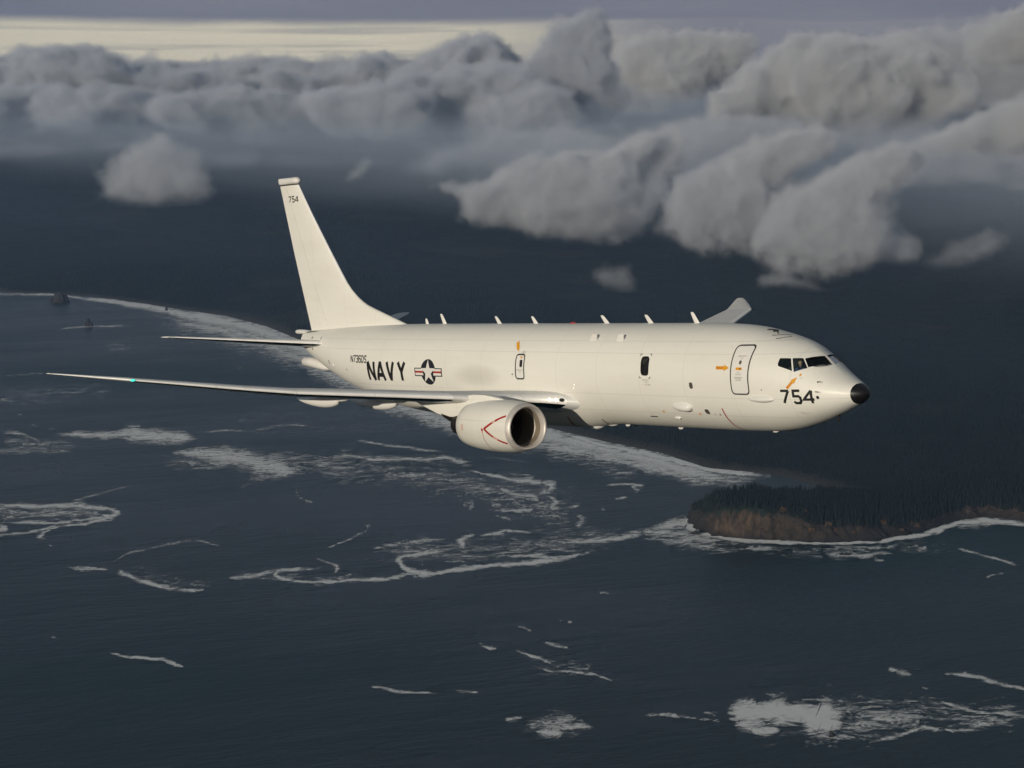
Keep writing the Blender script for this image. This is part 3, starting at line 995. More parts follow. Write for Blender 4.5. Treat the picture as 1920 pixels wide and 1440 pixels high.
def cloud(label, dist, outline, dens=0.012, rmax=60, count=60, flat=0.85, spread=0.05, seed=0, vox=None, band=None, col=(0.90, 0.92, 0.965), kids=10, grow=1.30, wisp=1.3, fade=0.55):  # greyer tints than the default paint overcast shade into the vapour
    """outline: the cloud's silhouette at its distance in metres, packed with billows on billows"""
    rq = np.random.default_rng(seed + 100)
    P = np.array(outline, float)
    x0, y0 = P.min(0)
    x1, y1 = P.max(0)
    cx, cy = rq.uniform(x0, x1, 7000), rq.uniform(y0, y1, 7000)
    dd_ = inside_dist(cx, cy, P)
    ok = np.where(dd_ > 3)[0]
    picks = []
    taken = np.zeros(len(ok), bool)
    rad = np.minimum(dd_[ok] * 0.9 + 3, rmax)
    for rnd in range(count):
        free = np.where(~taken)[0]
        if len(free) == 0:
            break
        j = free[np.argmax(rad[free] * rq.uniform(0.30, 1.0, len(free)))]
        picks.append((cx[ok[j]], cy[ok[j]], rad[j]))
        taken |= np.hypot(cx[ok] - cx[ok[j]], cy[ok] - cy[ok[j]]) < rad[j] * 0.60
    vox = vox or dist / 2108.0 * 2.0
    depth = (x1 - x0) * dist / F_PX * 0.22
    sets = {4: [], 3: [], 2: [], 1: []}
    for (px_, py_, rp) in picks:
        dd = dist + rq.uniform(-0.5, 0.5) * depth
        c = np.array(at_range(px_, py_, dd))
        R = rp * dd / F_PX * rq.uniform(0.95, 1.15) * grow
        sets[3].append((c, R))
        n1 = kids
        d1 = spread_dirs(rq, n1) * np.array([1, 1, flat])
        r1 = R * rq.uniform(0.26, 0.52, n1)
        c1 = c + d1 * R * 0.80
        for k in range(n1):
            sets[2].append((c1[k], r1[k]))
            if r1[k] < vox * 2.5:
                continue
            n2 = 7
            d2 = spread_dirs(rq, n2) * np.array([1, 1, flat])
            r2 = r1[k] * rq.uniform(0.25, 0.50, n2)
            c2 = c1[k] + d2 * r1[k] * 0.85
            sets[1].extend((c2[i], r2[i]) for i in range(n2))
    Vs, Fs, off = [], [], 0
    for sub, lst in sets.items():
        if not lst:
            continue
        iv, jf = ico_verts(sub)
        C_ = np.array([q[0] for q in lst])
        R_ = np.array([q[1] for q in lst])
        jit = 1 + 0.10 * rq.standard_normal((len(lst), len(iv)))
        V = C_[:, None, :] + iv[None] * np.array([1, 1, flat]) * (R_[:, None] * jit)[:, :, None]
        Vs.append(V.reshape(-1, 3))
        Fs.append((jf[None] + (np.arange(len(lst)) * len(iv))[:, None, None] + off).reshape(-1, 3))
        off += len(lst) * len(iv)
    allz = [q[0][2] - q[1] * flat for q in sets[3]]
    allt = [q[0][2] + q[1] * flat for q in sets[3]]
    zb_, zt_ = min(allz), max(allt)
    mat = cloud_material('cloud_vapour', dens * 1.7, 1 / (vox * 11), col, wisp, zb_, zb_ + (zt_ - zb_) * fade)
    o = tri_mesh('cloud', np.concatenate(Vs), np.concatenate(Fs), mat)
    rm = o.modifiers.new('union', 'REMESH')
    rm.mode = 'VOXEL'
    rm.voxel_size = vox
    md = o.modifiers.new('vapour', 'NODES')
    md.node_group = cloud_nodes('cloud_volume', mat, vox, band or vox * 10)
    rm.show_viewport = md.show_viewport = False
    tag(o, label, 'cloud', 'cumulus clouds over the land', 'stuff')
    return o


cloud('lone puffy cumulus low over the land left of the tail fin', 12600,
      [(172, 350), (196, 296), (232, 258), (290, 240), (340, 250), (380, 290), (408, 325), (420, 370), (385, 408), (300, 415), (222, 410), (168, 385)], 0.007, 50, 34, seed=1, wisp=1.15, band=170.0)
cloud('small torn wisp of cloud right of the fin tip', 12000, [(630, 345), (650, 320), (680, 290), (705, 280), (710, 305), (690, 335), (660, 355)], 0.006, 20, 8, seed=2, wisp=1.2, band=90.0)
cloud('broad grey cumulus in the middle above the fuselage', 9800,
      [(765, 355), (800, 332), (830, 318), (870, 330), (930, 315), (1000, 290), (1070, 265), (1130, 270), (1180, 240), (1240, 222), (1290, 232), (1300, 275), (1270, 330), (1245, 380), (1225, 430), (1175, 485), (1120, 478), (1060, 470), (1000, 470), (950, 445), (890, 440), (820, 425), (860, 385), (800, 362)], 0.012, 62, 60, seed=3)
cloud('ragged cumulus leaning right between the two lit masses', 8700,
      [(1235, 380), (1270, 325), (1330, 290), (1380, 276), (1420, 252), (1470, 228), (1560, 225), (1590, 262), (1560, 305), (1500, 325), (1475, 355), (1490, 400), (1465, 470), (1385, 510), (1300, 500), (1240, 450)], 0.012, 56, 64, seed=4)
cloud('largest lit cumulus low on the right with a trailing right tail', 8200,
      [(1385, 485), (1425, 405), (1470, 362), (1515, 330), (1560, 310), (1600, 276), (1680, 255), (1740, 270), (1740, 320), (1700, 360), (1665, 385), (1672, 412), (1700, 425), (1735, 455), (1740, 490), (1710, 512), (1650, 505), (1600, 540), (1540, 550), (1440, 530)], 0.013, 66, 86, seed=5)
cloud('long diagonal bank of cloud rising to the right edge', 9600,
      [(1640, 318), (1700, 262), (1760, 240), (1830, 200), (1900, 170), (1990, 140), (2020, 220), (1990, 320), (1920, 312), (1880, 335), (1830, 302), (1760, 312), (1700, 332)], 0.012, 58, 46, seed=6)
cloud('great pale cumulus heap in the upper right', 15500,
      [(1300, 215), (1340, 160), (1400, 110), (1440, 105), (1470, 70), (1540, 48), (1600, 58), (1640, 75), (1700, 72), (1770, 80), (1785, 110), (1850, 150), (1900, 172), (1830, 217), (1750, 252), (1700, 274), (1620, 284), (1560, 302), (1500, 255), (1440, 245), (1380, 255), (1310, 250)], 0.009, 80, 70, seed=7)
cloud('cloud tower cut by the right edge near the top', 17000,
      [(1800, 112), (1815, 60), (1870, 25), (1910, 0), (1990, -40), (2030, 80), (2000, 180), (1900, 155), (1830, 152)], 0.009, 60, 26, seed=8)
cloud('tall dark cloud tower rising past the pale band of sky', 19000,
      [(930, 165), (975, 112), (1000, 62), (1040, 35), (1080, 8), (1130, 3), (1152, 60), (1148, 110), (1165, 150), (1260, 190), (1300, 235), (1180, 250), (1060, 232), (980, 210)], 0.0075, 60, 42, seed=9, col=(0.81, 0.845, 0.92))  # tower tinted darker: shade of the upper overcast put into its colour
cloud('wide flat bank of grey cloud across the left and middle', 18000,
      [(-120, 165), (60, 135), (180, 142), (300, 150), (420, 142), (560, 150), (700, 140), (820, 110), (940, 92), (1020, 130), (1100, 195), (1250, 230), (1320, 260), (1180, 262), (1060, 285), (960, 300), (860, 318), (760, 296), (600, 280), (480, 300), (380, 276), (250, 262), (100, 275), (-120, 300)], 0.0068, 72, 120, flat=0.7, seed=10, col=(0.81, 0.845, 0.92))  # bank's grey tint paints in the overcast's shade
cloud('row of small cloud heads standing against the pale sky at left', 26000,
      [(-120, 190), (-120, 110), (10, 95), (30, 80), (90, 78), (150, 68), (205, 76), (228, 108), (258, 116), (272, 94), (288, 112), (330, 117), (372, 116), (402, 98), (430, 130), (478, 126), (494, 104), (522, 98), (548, 113), (562, 130), (618, 120), (655, 106), (680, 86), (716, 90), (732, 122), (778, 102), (820, 76), (860, 60), (920, 54), (960, 68), (1000, 150), (900, 190), (500, 195), (0, 200)], 0.0100, 46, 130, seed=11, col=(0.81, 0.845, 0.92))  # heads tinted down, overcast shade painted into the vapour
cloud('pale smooth cloud behind the dark tower, under the upper layer', 27000,
      [(1140, 140), (1165, 72), (1200, 46), (1300, 50), (1400, 50), (1445, 66), (1440, 100), (1390, 130), (1340, 175), (1300, 225), (1240, 235), (1180, 250), (1150, 200)], 0.0055, 60, 40, seed=12)
cloud('farthest low line of cloud along the whole horizon', 46000,
      [(-200, 195), (-200, 104), (100, 98), (400, 97), (700, 94), (1000, 100), (1300, 100), (1600, 102), (1900, 96), (2100, 100), (2100, 195)], 0.0050, 44, 110, seed=23, col=(0.81, 0.845, 0.92))  # distant line carries painted overcast shade in its tint
cloud('hazy cloud bank along the horizon behind the upper right heap', 30000,
      [(1480, 120), (1540, 62), (1640, 60), (1740, 50), (1830, 70), (2020, 60), (2020, 190), (1700, 190), (1500, 190)], 0.0060, 60, 46, seed=16, col=(0.81, 0.845, 0.92))  # horizon bank coloured as if shaded by the overcast
cloud('grey cloud between the middle cumulus and the upper right heap', 12500,
      [(1160, 340), (1210, 235), (1300, 185), (1420, 195), (1530, 205), (1620, 235), (1580, 300), (1450, 300), (1360, 320), (1290, 355)], 0.0060, 56, 40, seed=31, vox=19.0, col=(0.84, 0.87, 0.935))
cloud('grey cloud behind the long diagonal bank at the right edge', 11500,
      [(1540, 345), (1620, 270), (1760, 225), (1900, 180), (2040, 165), (2040, 350), (1900, 385), (1790, 370), (1690, 385), (1600, 400)], 0.0060, 60, 46, seed=32, vox=18.0, col=(0.84, 0.87, 0.935))
cloud('grey cloud joining the left bank to the middle cumulus', 14000,
      [(690, 310), (840, 250), (1000, 215), (1160, 225), (1220, 300), (1090, 345), (900, 345), (780, 365)], 0.0050, 52, 46, seed=33, vox=22.0, col=(0.82, 0.85, 0.925))
cloud('grey cloud filling the sky behind the upper right heap', 21000,
      [(1440, 150), (1560, 70), (1700, 45), (1850, 15), (2040, -20), (2040, 230), (1850, 240), (1650, 260), (1500, 230)], 0.0050, 66, 50, seed=34, vox=32.0, col=(0.84, 0.87, 0.935))
cloud('dim veil of cloud filling the gaps behind the lit heaps on the right', 13500,
      [(720, 350), (820, 300), (960, 240), (1120, 200), (1280, 180), (1420, 190), (1600, 200), (1780, 190), (2030, 150), (2030, 420), (1900, 430), (1780, 440), (1600, 440), (1450, 440), (1250, 415), (1150, 405), (900, 392), (760, 372)], 0.0011, 90, 90, flat=0.75, seed=21, col=(0.81, 0.845, 0.92), wisp=1.1, band=420.0, grow=1.5, kids=5, vox=60.0)  # veil dimmed by colour, standing in for overcast shade
cloud('dim veil of cloud below the grey bank on the left', 15500,
      [(-120, 250), (100, 245), (300, 250), (500, 270), (700, 280), (900, 300), (860, 340), (700, 332), (520, 330), (420, 345), (250, 300), (-120, 330)], 0.0011, 70, 70, flat=0.75, seed=22, col=(0.81, 0.845, 0.92), wisp=1.1, band=420.0, grow=1.35, kids=6, vox=45.0)  # left veil's tint also holds painted shade from the overcast
cloud('thin shredded puff low over the dark land in the middle', 8100, [(1090, 520), (1110, 492), (1150, 478), (1185, 485), (1195, 520), (1200, 560), (1180, 582), (1150, 560), (1110, 545)], 0.0042, 30, 16, seed=13, wisp=1.2, band=90.0)
cloud('thin shredded puff under the big lit cumulus on the right', 7900, [(1400, 535), (1430, 500), (1470, 495), (1510, 515), (1560, 535), (1590, 555), (1540, 562), (1480, 550), (1430, 556)], 0.0042, 28, 18, seed=14, wisp=1.2, band=90.0)
cloud('thin torn scrap of cloud near the right edge', 8400, [(1690, 505), (1740, 455), (1800, 440), (1860, 412), (1905, 425), (1895, 480), (1820, 518), (1750, 530)], 0.0034, 34, 26, seed=15, wisp=1.2, band=90.0)
cloud('pale scrap of cloud halfway up the right edge', 8600, [(1870, 350), (1900, 335), (1960, 330), (1960, 370), (1890, 370)], 0.0040, 22, 8, seed=17, wisp=1.2, band=90.0)


# ---- thin mist lying on the land under the clouds
def mist(label, t0, t1, n0, n1, z0, z1, dens):
    V = [from_tn(t, n, z) for t in (t0, t1) for n in (n0, n1) for z in (z0, z1)]
    Fq = [(0, 1, 3, 2), (4, 6, 7, 5), (0, 4, 5, 1), (2, 3, 7, 6), (0, 2, 6, 4), (1, 5, 7, 3)]
    mat = cloud_material('mist_vapour', dens, 1 / 1500.0, (0.72, 0.82, 1.0), 0.9, -9000.0, -8000.0)
    o = mesh_obj('mist', V, Fq, mat, smooth=False)
    bm = bmesh.new()
    bm.from_mesh(o.data)
    bmesh.ops.recalc_face_normals(bm, faces=bm.faces)
    bm.to_mesh(o.data)
    bm.free()
    md = o.modifiers.new('vapour', 'NODES')
    md.node_group = cloud_nodes('mist_volume', mat, 90.0, 330.0)
    md.show_viewport = False
    tag(o, label, 'mist', kind='stuff')


mist('thin blue mist hanging over the dark land under the clouds', -6000, 26000, N_FACE + 250, 26000, 60, 720, 0.00016)


# ================================================================== THE AIRPLANE
# airplane axes: s runs aft from the nose, y to starboard, z up; mesh axes are (-s, -y, z)
R_AC = Matrix(((0.60932731, 0.78987995, -0.06935339), (0.02090353, -0.10343753, -0.99441627), (-0.79264322, 0.60447526, -0.07953859)))
C_AC = Vector((50.961, -54.595, 6.589))
CAM2W = Matrix(((1, 0, 0), (0, -SP, CP), (0, -CP, -SP)))       # right, down, forward -> world
M3 = CAM2W @ R_AC
plane = bpy.data.objects.new('jet_airplane', None)
plane.matrix_world = Matrix.Translation(Vector((0, 0, ALT)) - M3 @ C_AC) @ M3.to_4x4()
link(plane)
tag(plane, 'white twin-engine naval patrol jet flying over the coast', 'airplane')


def A(s, y, z):
    return Vector((-s, -y, z))


# ---- paints
def paint(name, col, rough=0.32, grime=0.06, panel=0.0):
    m, nt, b, out = new_mat(name)
    tcn = nt.n('ShaderNodeTexCoord')
    ob = tcn.outputs['Object']
    n1 = nt.noise(nt.scalev(ob, (0.25, 1.0, 1.0)), 0.9, 6, 0.6)
    n2 = nt.noise(nt.scalev(ob, (0.15, 1.0, 1.6)), 5.0, 5, 0.6)
    dirt = nt.math('MULTIPLY', nt.mapr(n1, 0.45, 0.75), grime)
    c = nt.mix(dirt, col, tuple(v * f for v, f in zip(col, (0.55, 0.50, 0.42))))
    c = nt.mix(nt.math('MULTIPLY', nt.mapr(n2, 0.5, 0.8), grime * 0.8), c, tuple(v * 0.7 for v in col))
    if panel:
        sep = nt.n('ShaderNodeSeparateXYZ')
        nt.link(ob, sep.inputs[0])
        fr = nt.math('FRACT', nt.math('MULTIPLY', sep.outputs[0], 1 / 2.54))
        ln = nt.mapr(nt.math('ABSOLUTE', nt.math('SUBTRACT', fr, 0.5)), 0.4945, 0.4985, 0, panel)
        for zc in (1.42, 0.98, -0.62, -1.32):          # lengthwise lap joints
            ln = nt.math('MAXIMUM', ln, nt.mapr(nt.math('ABSOLUTE', nt.math('SUBTRACT', sep.outputs[2], zc)), 0.008, 0.020, panel * 0.7, 0.0))
        c = nt.mix(ln, c, tuple(v * 0.55 for v in col))
        # soft dark patch above the wing, spreading aft
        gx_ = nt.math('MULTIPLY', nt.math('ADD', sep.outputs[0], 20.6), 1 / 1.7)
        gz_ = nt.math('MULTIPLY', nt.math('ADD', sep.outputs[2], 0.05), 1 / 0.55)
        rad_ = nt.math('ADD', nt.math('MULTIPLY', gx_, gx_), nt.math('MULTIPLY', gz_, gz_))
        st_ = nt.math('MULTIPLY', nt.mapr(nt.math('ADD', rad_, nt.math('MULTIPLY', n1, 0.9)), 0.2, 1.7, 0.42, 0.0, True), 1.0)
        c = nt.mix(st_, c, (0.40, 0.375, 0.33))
        # duller olive tone low on the belly
        lowb = nt.math('MULTIPLY', nt.mapr(nt.math('ADD', sep.outputs[2], nt.math('MULTIPLY', n2, 0.7)), -1.55, -0.55, 0.35, 0.0, True), nt.mapr(n1, 0.3, 0.7, 0.4, 1.0))
        c = nt.mix(lowb, c, (0.50, 0.47, 0.38))
    nt.link(c, b.inputs['Base Color'])
    nt.link(nt.mapr(n1, 0.3, 0.7, rough - 0.05, rough + 0.07), b.inputs['Roughness'])
    b.inputs['Specular IOR Level'].default_value = 0.35
    b.inputs['Coat Weight'].default_value = 0.08
    b.inputs['Coat Roughness'].default_value = 0.30
    return m


M_WHITE = paint('airframe_paint', (0.785, 0.77, 0.71), 0.44, 0.14, 0.4)
M_WHITE2 = paint('fairing_paint', (0.75, 0.735, 0.70), 0.36, 0.08)
M_GREY = paint('grey_wing_paint', (0.70, 0.695, 0.68), 0.40, 0.12)
M_BLACK = simple('black_marking', (0.006, 0.006, 0.007), 0.75, var=0.2)
M_RADOME = simple('black_radome', (0.010, 0.010, 0.011), 0.30, var=0.15, vscale=4)
M_BLUE = simple('insignia_blue', (0.007, 0.008, 0.018), 0.75, var=0.15)
M_STARW = simple('insignia_white', (0.74, 0.72, 0.68), 0.45, var=0.05)
M_RED = simple('warning_red', (0.36, 0.022, 0.018), 0.5, var=0.15)
M_PALERED = simple('pale_red_print', (0.62, 0.36, 0.31), 0.5, var=0.1)
M_ORANGE = simple('rescue_orange', (0.72, 0.33, 0.015), 0.5, var=0.08)
M_PRINT = simple('faint_print', (0.30, 0.28, 0.26), 0.6, var=0.1)
M_ALU = simple('brushed_aluminium', (0.86, 0.85, 0.83), 0.40, 0.06, var=0.06, vscale=1.5)
M_LIP = simple('inlet_lip_metal', (0.60, 0.56, 0.52), 0.48, 0.35, var=0.08, vscale=2.0)
M_DUCT = simple('inlet_duct_lining', (0.21, 0.175, 0.13), 0.55, var=0.12, vscale=3)
M_BLADE = simple('fan_blade_titanium', (0.16, 0.155, 0.15), 0.35, 0.8, var=0.1)
M_DARKM = simple('scorched_metal', (0.05, 0.046, 0.042), 0.45, 0.7, var=0.3)
M_INNER = simple('cockpit_lining', (0.055, 0.055, 0.052), 0.8, var=0.2)
M_SEAL = simple('dark_gap', (0.02, 0.019, 0.018), 0.8, var=0.1)
M_GREYSPOT = simple('sensor_grey', (0.085, 0.075, 0.065), 0.5, var=0.1)
M_LAND_L = emitter('landing_light_glow', (1.0, 0.88, 0.66), 2.2)
M_NAV = emitter('green_navigation_glow', (0.05, 0.9, 0.62), 1.2)
M_BEACON = emitter('red_beacon_glow', (0.30, 0.05, 0.04), 0.08)


def glass(name, tint, gloss=0.12):
    m = bpy.data.materials.new(name)
    m.use_nodes = True
    nt = NT(m.node_tree)
    m.node_tree.nodes.clear()
    out = nt.n('ShaderNodeOutputMaterial')
    tr = nt.n('ShaderNodeBsdfTransparent')
    tr.inputs[0].default_value = tint + (1,)
    gl = nt.n('ShaderNodeBsdfGlossy')
    gl.inputs['Roughness'].default_value = 0.04
    fr = nt.n('ShaderNodeFresnel')
    fr.inputs[0].default_value = 1.5
    tcn = nt.n('ShaderNodeTexCoord')
    w = nt.noise(tcn.outputs['Object'], 3.0, 3, 0.5)
    mx = nt.n('ShaderNodeMixShader')
    nt.link(nt.math('ADD', fr.outputs[0], nt.mapr(w, 0.3, 0.7, 0.0, 0.04)), mx.inputs[0])
    nt.link(tr.outputs[0], mx.inputs[1])
    nt.link(gl.outputs[0], mx.inputs[2])
    nt.link(mx.outputs[0], out.inputs['Surface'])
    return m


M_GLASS = glass('cockpit_glass', (0.86, 0.92, 0.89))
M_DARKGLASS = simple('dark_window_glass', (0.012, 0.011, 0.011), 0.12, var=0.1)

# ---- fuselage surface
FT = np.array([
    (0.10, -.505, -.505, .00, -.505), (0.125, -.40, -.61, .115, -.505), (0.20, -.315, -.70, .225, -.505), (0.32, -.235, -.785, .345, -.503),
    (0.50, -.145, -.875, .495, -.50), (0.80, -.005, -1.01, .695, -.48), (1.20, .205, -1.185, .925, -.44), (1.60, .47, -1.345, 1.115, -.385),
    (2.00, .80, -1.49, 1.27, -.32), (2.40, 1.06, -1.62, 1.40, -.25), (3.00, 1.34, -1.785, 1.555, -.14), (3.60, 1.52, -1.90, 1.665, -.03),
    (4.40, 1.70, -1.98, 1.765, .06), (5.40, 1.88, -2.015, 1.835, .11), (6.50, 1.965, -2.035, 1.87, .13), (8, 2.0, -2.04, 1.88, .13),
    (24.5, 2.0, -2.04, 1.88, .13), (26.0, 2.0, -1.99, 1.875, .14), (27.5, 1.995, -1.86, 1.85, .17), (29.0, 1.98, -1.64, 1.78, .24),
    (30.5, 1.95, -1.33, 1.65, .37), (32.0, 1.90, -.97, 1.455, .54), (33.5, 1.83, -.51, 1.21, .73), (34.5, 1.78, -.12, 1.02, .86),
    (35.3, 1.74, .21, .855, .99), (36.2, 1.70, .58, .62, 1.12), (36.62, 1.68, .80, .50, 1.22)])


def pchip(x, y):
    h = np.diff(x)
    d = np.diff(y) / h
    m = np.zeros(len(x))
    for i in range(1, len(x) - 1):
        if d[i - 1] * d[i] > 0:
            w1, w2 = 2 * h[i] + h[i - 1], h[i] + 2 * h[i - 1]
            m[i] = (w1 + w2) / (w1 / d[i - 1] + w2 / d[i])
    m[0], m[-1] = d[0], d[-1]

    def f(q):
        q = np.clip(np.asarray(q, float), x[0], x[-1])
        i = np.clip(np.searchsorted(x, q) - 1, 0, len(h) - 1)
        t = (q - x[i]) / h[i]
        return ((1 + 2 * t) * (1 - t) ** 2 * y[i] + t * (1 - t) ** 2 * h[i] * m[i] + t * t * (3 - 2 * t) * y[i + 1] + t * t * (t - 1) * h[i] * m[i + 1])
    return f


FCURVE = [pchip(np.sqrt(FT[:, 0] - .1), FT[:, k]) for k in range(1, 5)]


def sec(s):
    q = np.sqrt(np.maximum(np.asarray(s, float) - .1, 0))
    return [f(q) for f in FCURVE]


def sm(x, a, b):
    t = np.clip((x - a) / (b - a), 0, 1)
    return t * t * (3 - 2 * t)


def expo(s):
    return .97 + .33 * np.exp(-((s - 1.95) / .75) ** 2)


def surf(s, th, off=0.0):
    """th: 0 starboard, pi/2 crown, -pi/2 keel; includes the belly fairing at the wing"""
    s = np.asarray(s, float)
    zt, zb, w, zm = sec(s)
    c, sn = np.cos(th), np.sin(th)
    e = np.where(sn > 0, expo(s), .97)
    bump = sm(s, 12.9, 15.6) * (1 - sm(s, 21.5, 25.0)) * sm(-sn, 0.18, 0.72)
    w = (w + off) * (1 + 0.055 * bump)
    y = w * np.sign(c) * np.abs(c) ** e
    z = np.where(sn > 0, zm + (zt - zm + off) * sn, zm + (zm - zb + off) * sn * (1 + 0.10 * bump))
    return y, z


def side_y(s, z, off=0.0):
    """starboard half-breadth at station s and height z"""
    zt, zb, w, zm = sec(s)
    k = np.where(z > zm, (z - zm) / (zt - zm), (z - zm) / (zm - zb))
    e = np.where(k > 0, expo(np.asarray(s, float)), .97)
    sn = np.clip(k, -1, 1)
    bump = sm(np.asarray(s, float), 12.9, 15.6) * (1 - sm(np.asarray(s, float), 21.5, 25.0)) * sm(-sn, 0.18, 0.72)
    return w * (1 + .055 * bump) * np.maximum(1 - k * k, 0) ** (e / 2) + off


def side_point(s, z, off=0.004):
    """point on the starboard skin, lifted by off along the normal"""
    e = 0.01
    y = float(side_y(s, z))
    dys = (float(side_y(s + e, z)) - float(side_y(s - e, z))) / (2 * e)
    dyz = (float(side_y(s, z + e)) - float(side_y(s, z - e))) / (2 * e)
    n = Vector((-dys, 1, -dyz)).normalized()
    return A(s + n.x * off, y + n.y * off, z + n.z * off)


def side_normal(s, z):
    return (side_point(s, z, 1.0) - side_point(s, z, 0.0)).normalized()


NSEG = 112
ST = np.concatenate([[0.1005, 0.104, 0.112, 0.125, 0.145, 0.17, 0.2, 0.24, 0.28, 0.33, 0.39, 0.45], np.linspace(0.52, 8, 70), np.linspace(8.4, 24.4, 44), np.linspace(24.8, 36.62, 44)])


def build_fuselage():
    V, Fc = [], []
    ths = np.linspace(0, 2 * math.pi, NSEG, endpoint=False)
    V.append(tuple(A(0.1, 0, -.505)))
    for s in ST:
        y, z = surf(np.full(NSEG, s), ths)
        V.extend(tuple(A(s, a, b)) for a, b in zip(y, z))
    n = len(ST)
    for j in range(NSEG):
        Fc.append((0, 1 + (j + 1) % NSEG, 1 + j))
    for i in range(n - 1):
        a, b = 1 + i * NSEG, 1 + (i + 1) * NSEG
        for j in range(NSEG):
            k = (j + 1) % NSEG
            Fc.append((a + j, a + k, b + k, b + j))
    Fc.append(tuple(1 + (n - 1) * NSEG + j for j in range(NSEG)))
    o = mesh_obj('fuselage', V, Fc, [M_WHITE, M_INNER, M_SEAL])
    bm = bmesh.new()
    bm.from_mesh(o.data)
    bmesh.ops.recalc_face_normals(bm, faces=bm.faces)
    bm.to_mesh(o.data)
    bm.free()
    return o


def round_poly(P, r, n=4):
    """round the corners of a 2-D polygon"""
    out = []
    m = len(P)
    P = [Vector(p) for p in P]
    for i in range(m):
        p, a, b = P[i], P[i - 1], P[(i + 1) % m]
        ra = min(r, (a - p).length * .45, (b - p).length * .45)
        u, v = p + (a - p).normalized() * ra, p + (b - p).normalized() * ra
        for k in range(n + 1):
            t = k / n
            out.append(u * (1 - t) ** 2 + p * 2 * t * (1 - t) + v * t * t)
    return out


# cockpit windows, corners on the skin as (s, y, z)
WIN = {
    'windshield': [(2.03, .07, .805), (2.335, .725, .785), (2.075, .858, .490), (1.655, .085, .500)],
    'cockpit_window': [(2.405, .775, .792), (2.690, 1.00, .806), (2.445, 1.232, .352), (2.095, .905, .462)],
    'rear_cockpit_window': [(2.752, 1.045, .810), (3.10, 1.222, .822), (3.095, 1.35, .640), (3.05, 1.378, .568), (2.525, 1.254, .392)],
}


def prism(P3, depth_in, depth_out, rad=.05):
    """closed prism through a 3-D outline; returns verts, faces, outline, normal"""
    P3 = [Vector(p) for p in P3]
    c = sum(P3, Vector()) / len(P3)
    n = Vector()
    for i in range(len(P3)):
        n += (P3[i] - c).cross(P3[(i + 1) % len(P3)] - c)
    n.normalize()
    ux = (P3[1] - P3[0]).normalized()
    uy = n.cross(ux)
    flat = [((p - c).dot(ux), (p - c).dot(uy)) for p in P3]
    hgt = [(p - c).dot(n) for p in P3]
    rp = round_poly(flat, rad)
    R3 = [c + ux * q.x + uy * q.y for q in rp]
    return R3, n, c


def outward(n, c):
    """normal pointing away from the fuselage axis"""
    ref = Vector((0.6, c.y, c.z + 0.1))
    return n if n.dot(ref) > 0 else -n


fus = build_fuselage()
cut_list = []
panes = []
for nm, P in WIN.items():
    for sg in (1, -1):
        P3 = [A(s, y * sg, z) for s, y, z in P]
        cc_ = sum(P3, Vector()) / len(P3)
        P3 = [p + (p - cc_).normalized() * .016 for p in P3]
        R3, n, c = prism(P3, .2, .2, .03)
        n = outward(n, c)
        panes.append((nm, sg, R3, n, c))
        cut_v, cut_f = [], []
        b = 0
        m = len(R3)
        cut_v += [tuple(p + n * .16) for p in R3] + [tuple(p - n * .30) for p in R3]
        cut_f += [tuple(range(b, b + m)), tuple(range(b + 2 * m - 1, b + m - 1, -1))]
        cut_f += [(b + j, b + m + j, b + m + (j + 1) % m, b + (j + 1) % m) for j in range(m)]
        cut_list.append((cut_v, cut_f))


def tmp_mesh(name, v, f, mat):
    o = mesh_obj(name, v, f, [M_WHITE, M_INNER, M_SEAL], smooth=False)
    bm = bmesh.new()
    bm.from_mesh(o.data)
    bmesh.ops.recalc_face_normals(bm, faces=bm.faces)
    for fc in bm.faces:
        fc.material_index = mat
    bm.to_mesh(o.data)
    bm.free()
    return o


cutters = [tmp_mesh('window_cutter', v_, f_, 2) for v_, f_ in cut_list]
# the room behind the windows
cv, cf = [], []
rows = np.linspace(1.42, 4.1, 16)
ths = np.linspace(math.radians(-14), math.radians(194), 29)
for s in rows:
    y, z = surf(np.full(29, s), ths, -0.085 if s > 1.6 else -0.10)
    z = np.maximum(z, -0.42)
    cv.extend(tuple(A(s + 0.05, a, b)) for a, b in zip(y, z))
    cv.append(tuple(A(s + 0.05, y[-1] * .9, -0.45)))
    cv.append(tuple(A(s + 0.05, y[0] * .9, -0.45)))
m = 31
for i in range(len(rows) - 1):
    for j in range(m):
        k = (j + 1) % m
        cf.append((i * m + j, i * m + k, (i + 1) * m + k, (i + 1) * m + j))
cf.append(tuple(range(m - 1, -1, -1)))
cf.append(tuple((len(rows) - 1) * m + j for j in range(m)))
room = tmp_mesh('cockpit_room', cv, cf, 1)


# shallow pockets: big side window, hatch window, two round ports
def side_outline(P2, rad, n=5):
    return [side_point(p.x, p.y, 0) for p in round_poly(P2, rad, n)]


POCKETS = [
    ('observer_window', [(10.06, .875), (9.575, .88), (9.565, .145), (10.02, .15)], .17, .075),
    ('hatch_window', [(17.60, .66), (17.43, .66), (17.42, .36), (17.59, .36)], .075, .04),
    ('sensor_port', [(7.33, -.06), (7.14, -.06), (7.14, -.30), (7.33, -.30)], .095, .02),
    ('sensor_port', [(6.93, -1.09), (6.70, -1.09), (6.70, -1.285), (6.93, -1.285)], .095, .03),
]
pk_v, pk_f = [], []
for nm, P2, rad, dep in POCKETS:
    ol = side_outline(P2, rad)
    n = side_normal(sum(p[0] for p in P2) / 4, sum(p[1] for p in P2) / 4)
    b = len(pk_v)
    m = len(ol)
    pk_v += [tuple(p + n * .12) for p in ol] + [tuple(p - n * dep) for p in ol]
    pk_f += [tuple(range(b, b + m)), tuple(range(b + 2 * m - 1, b + m - 1, -1))]
    pk_f += [(b + j, b + m + j, b + m + (j + 1) % m, b + (j + 1) % m) for j in range(m)]
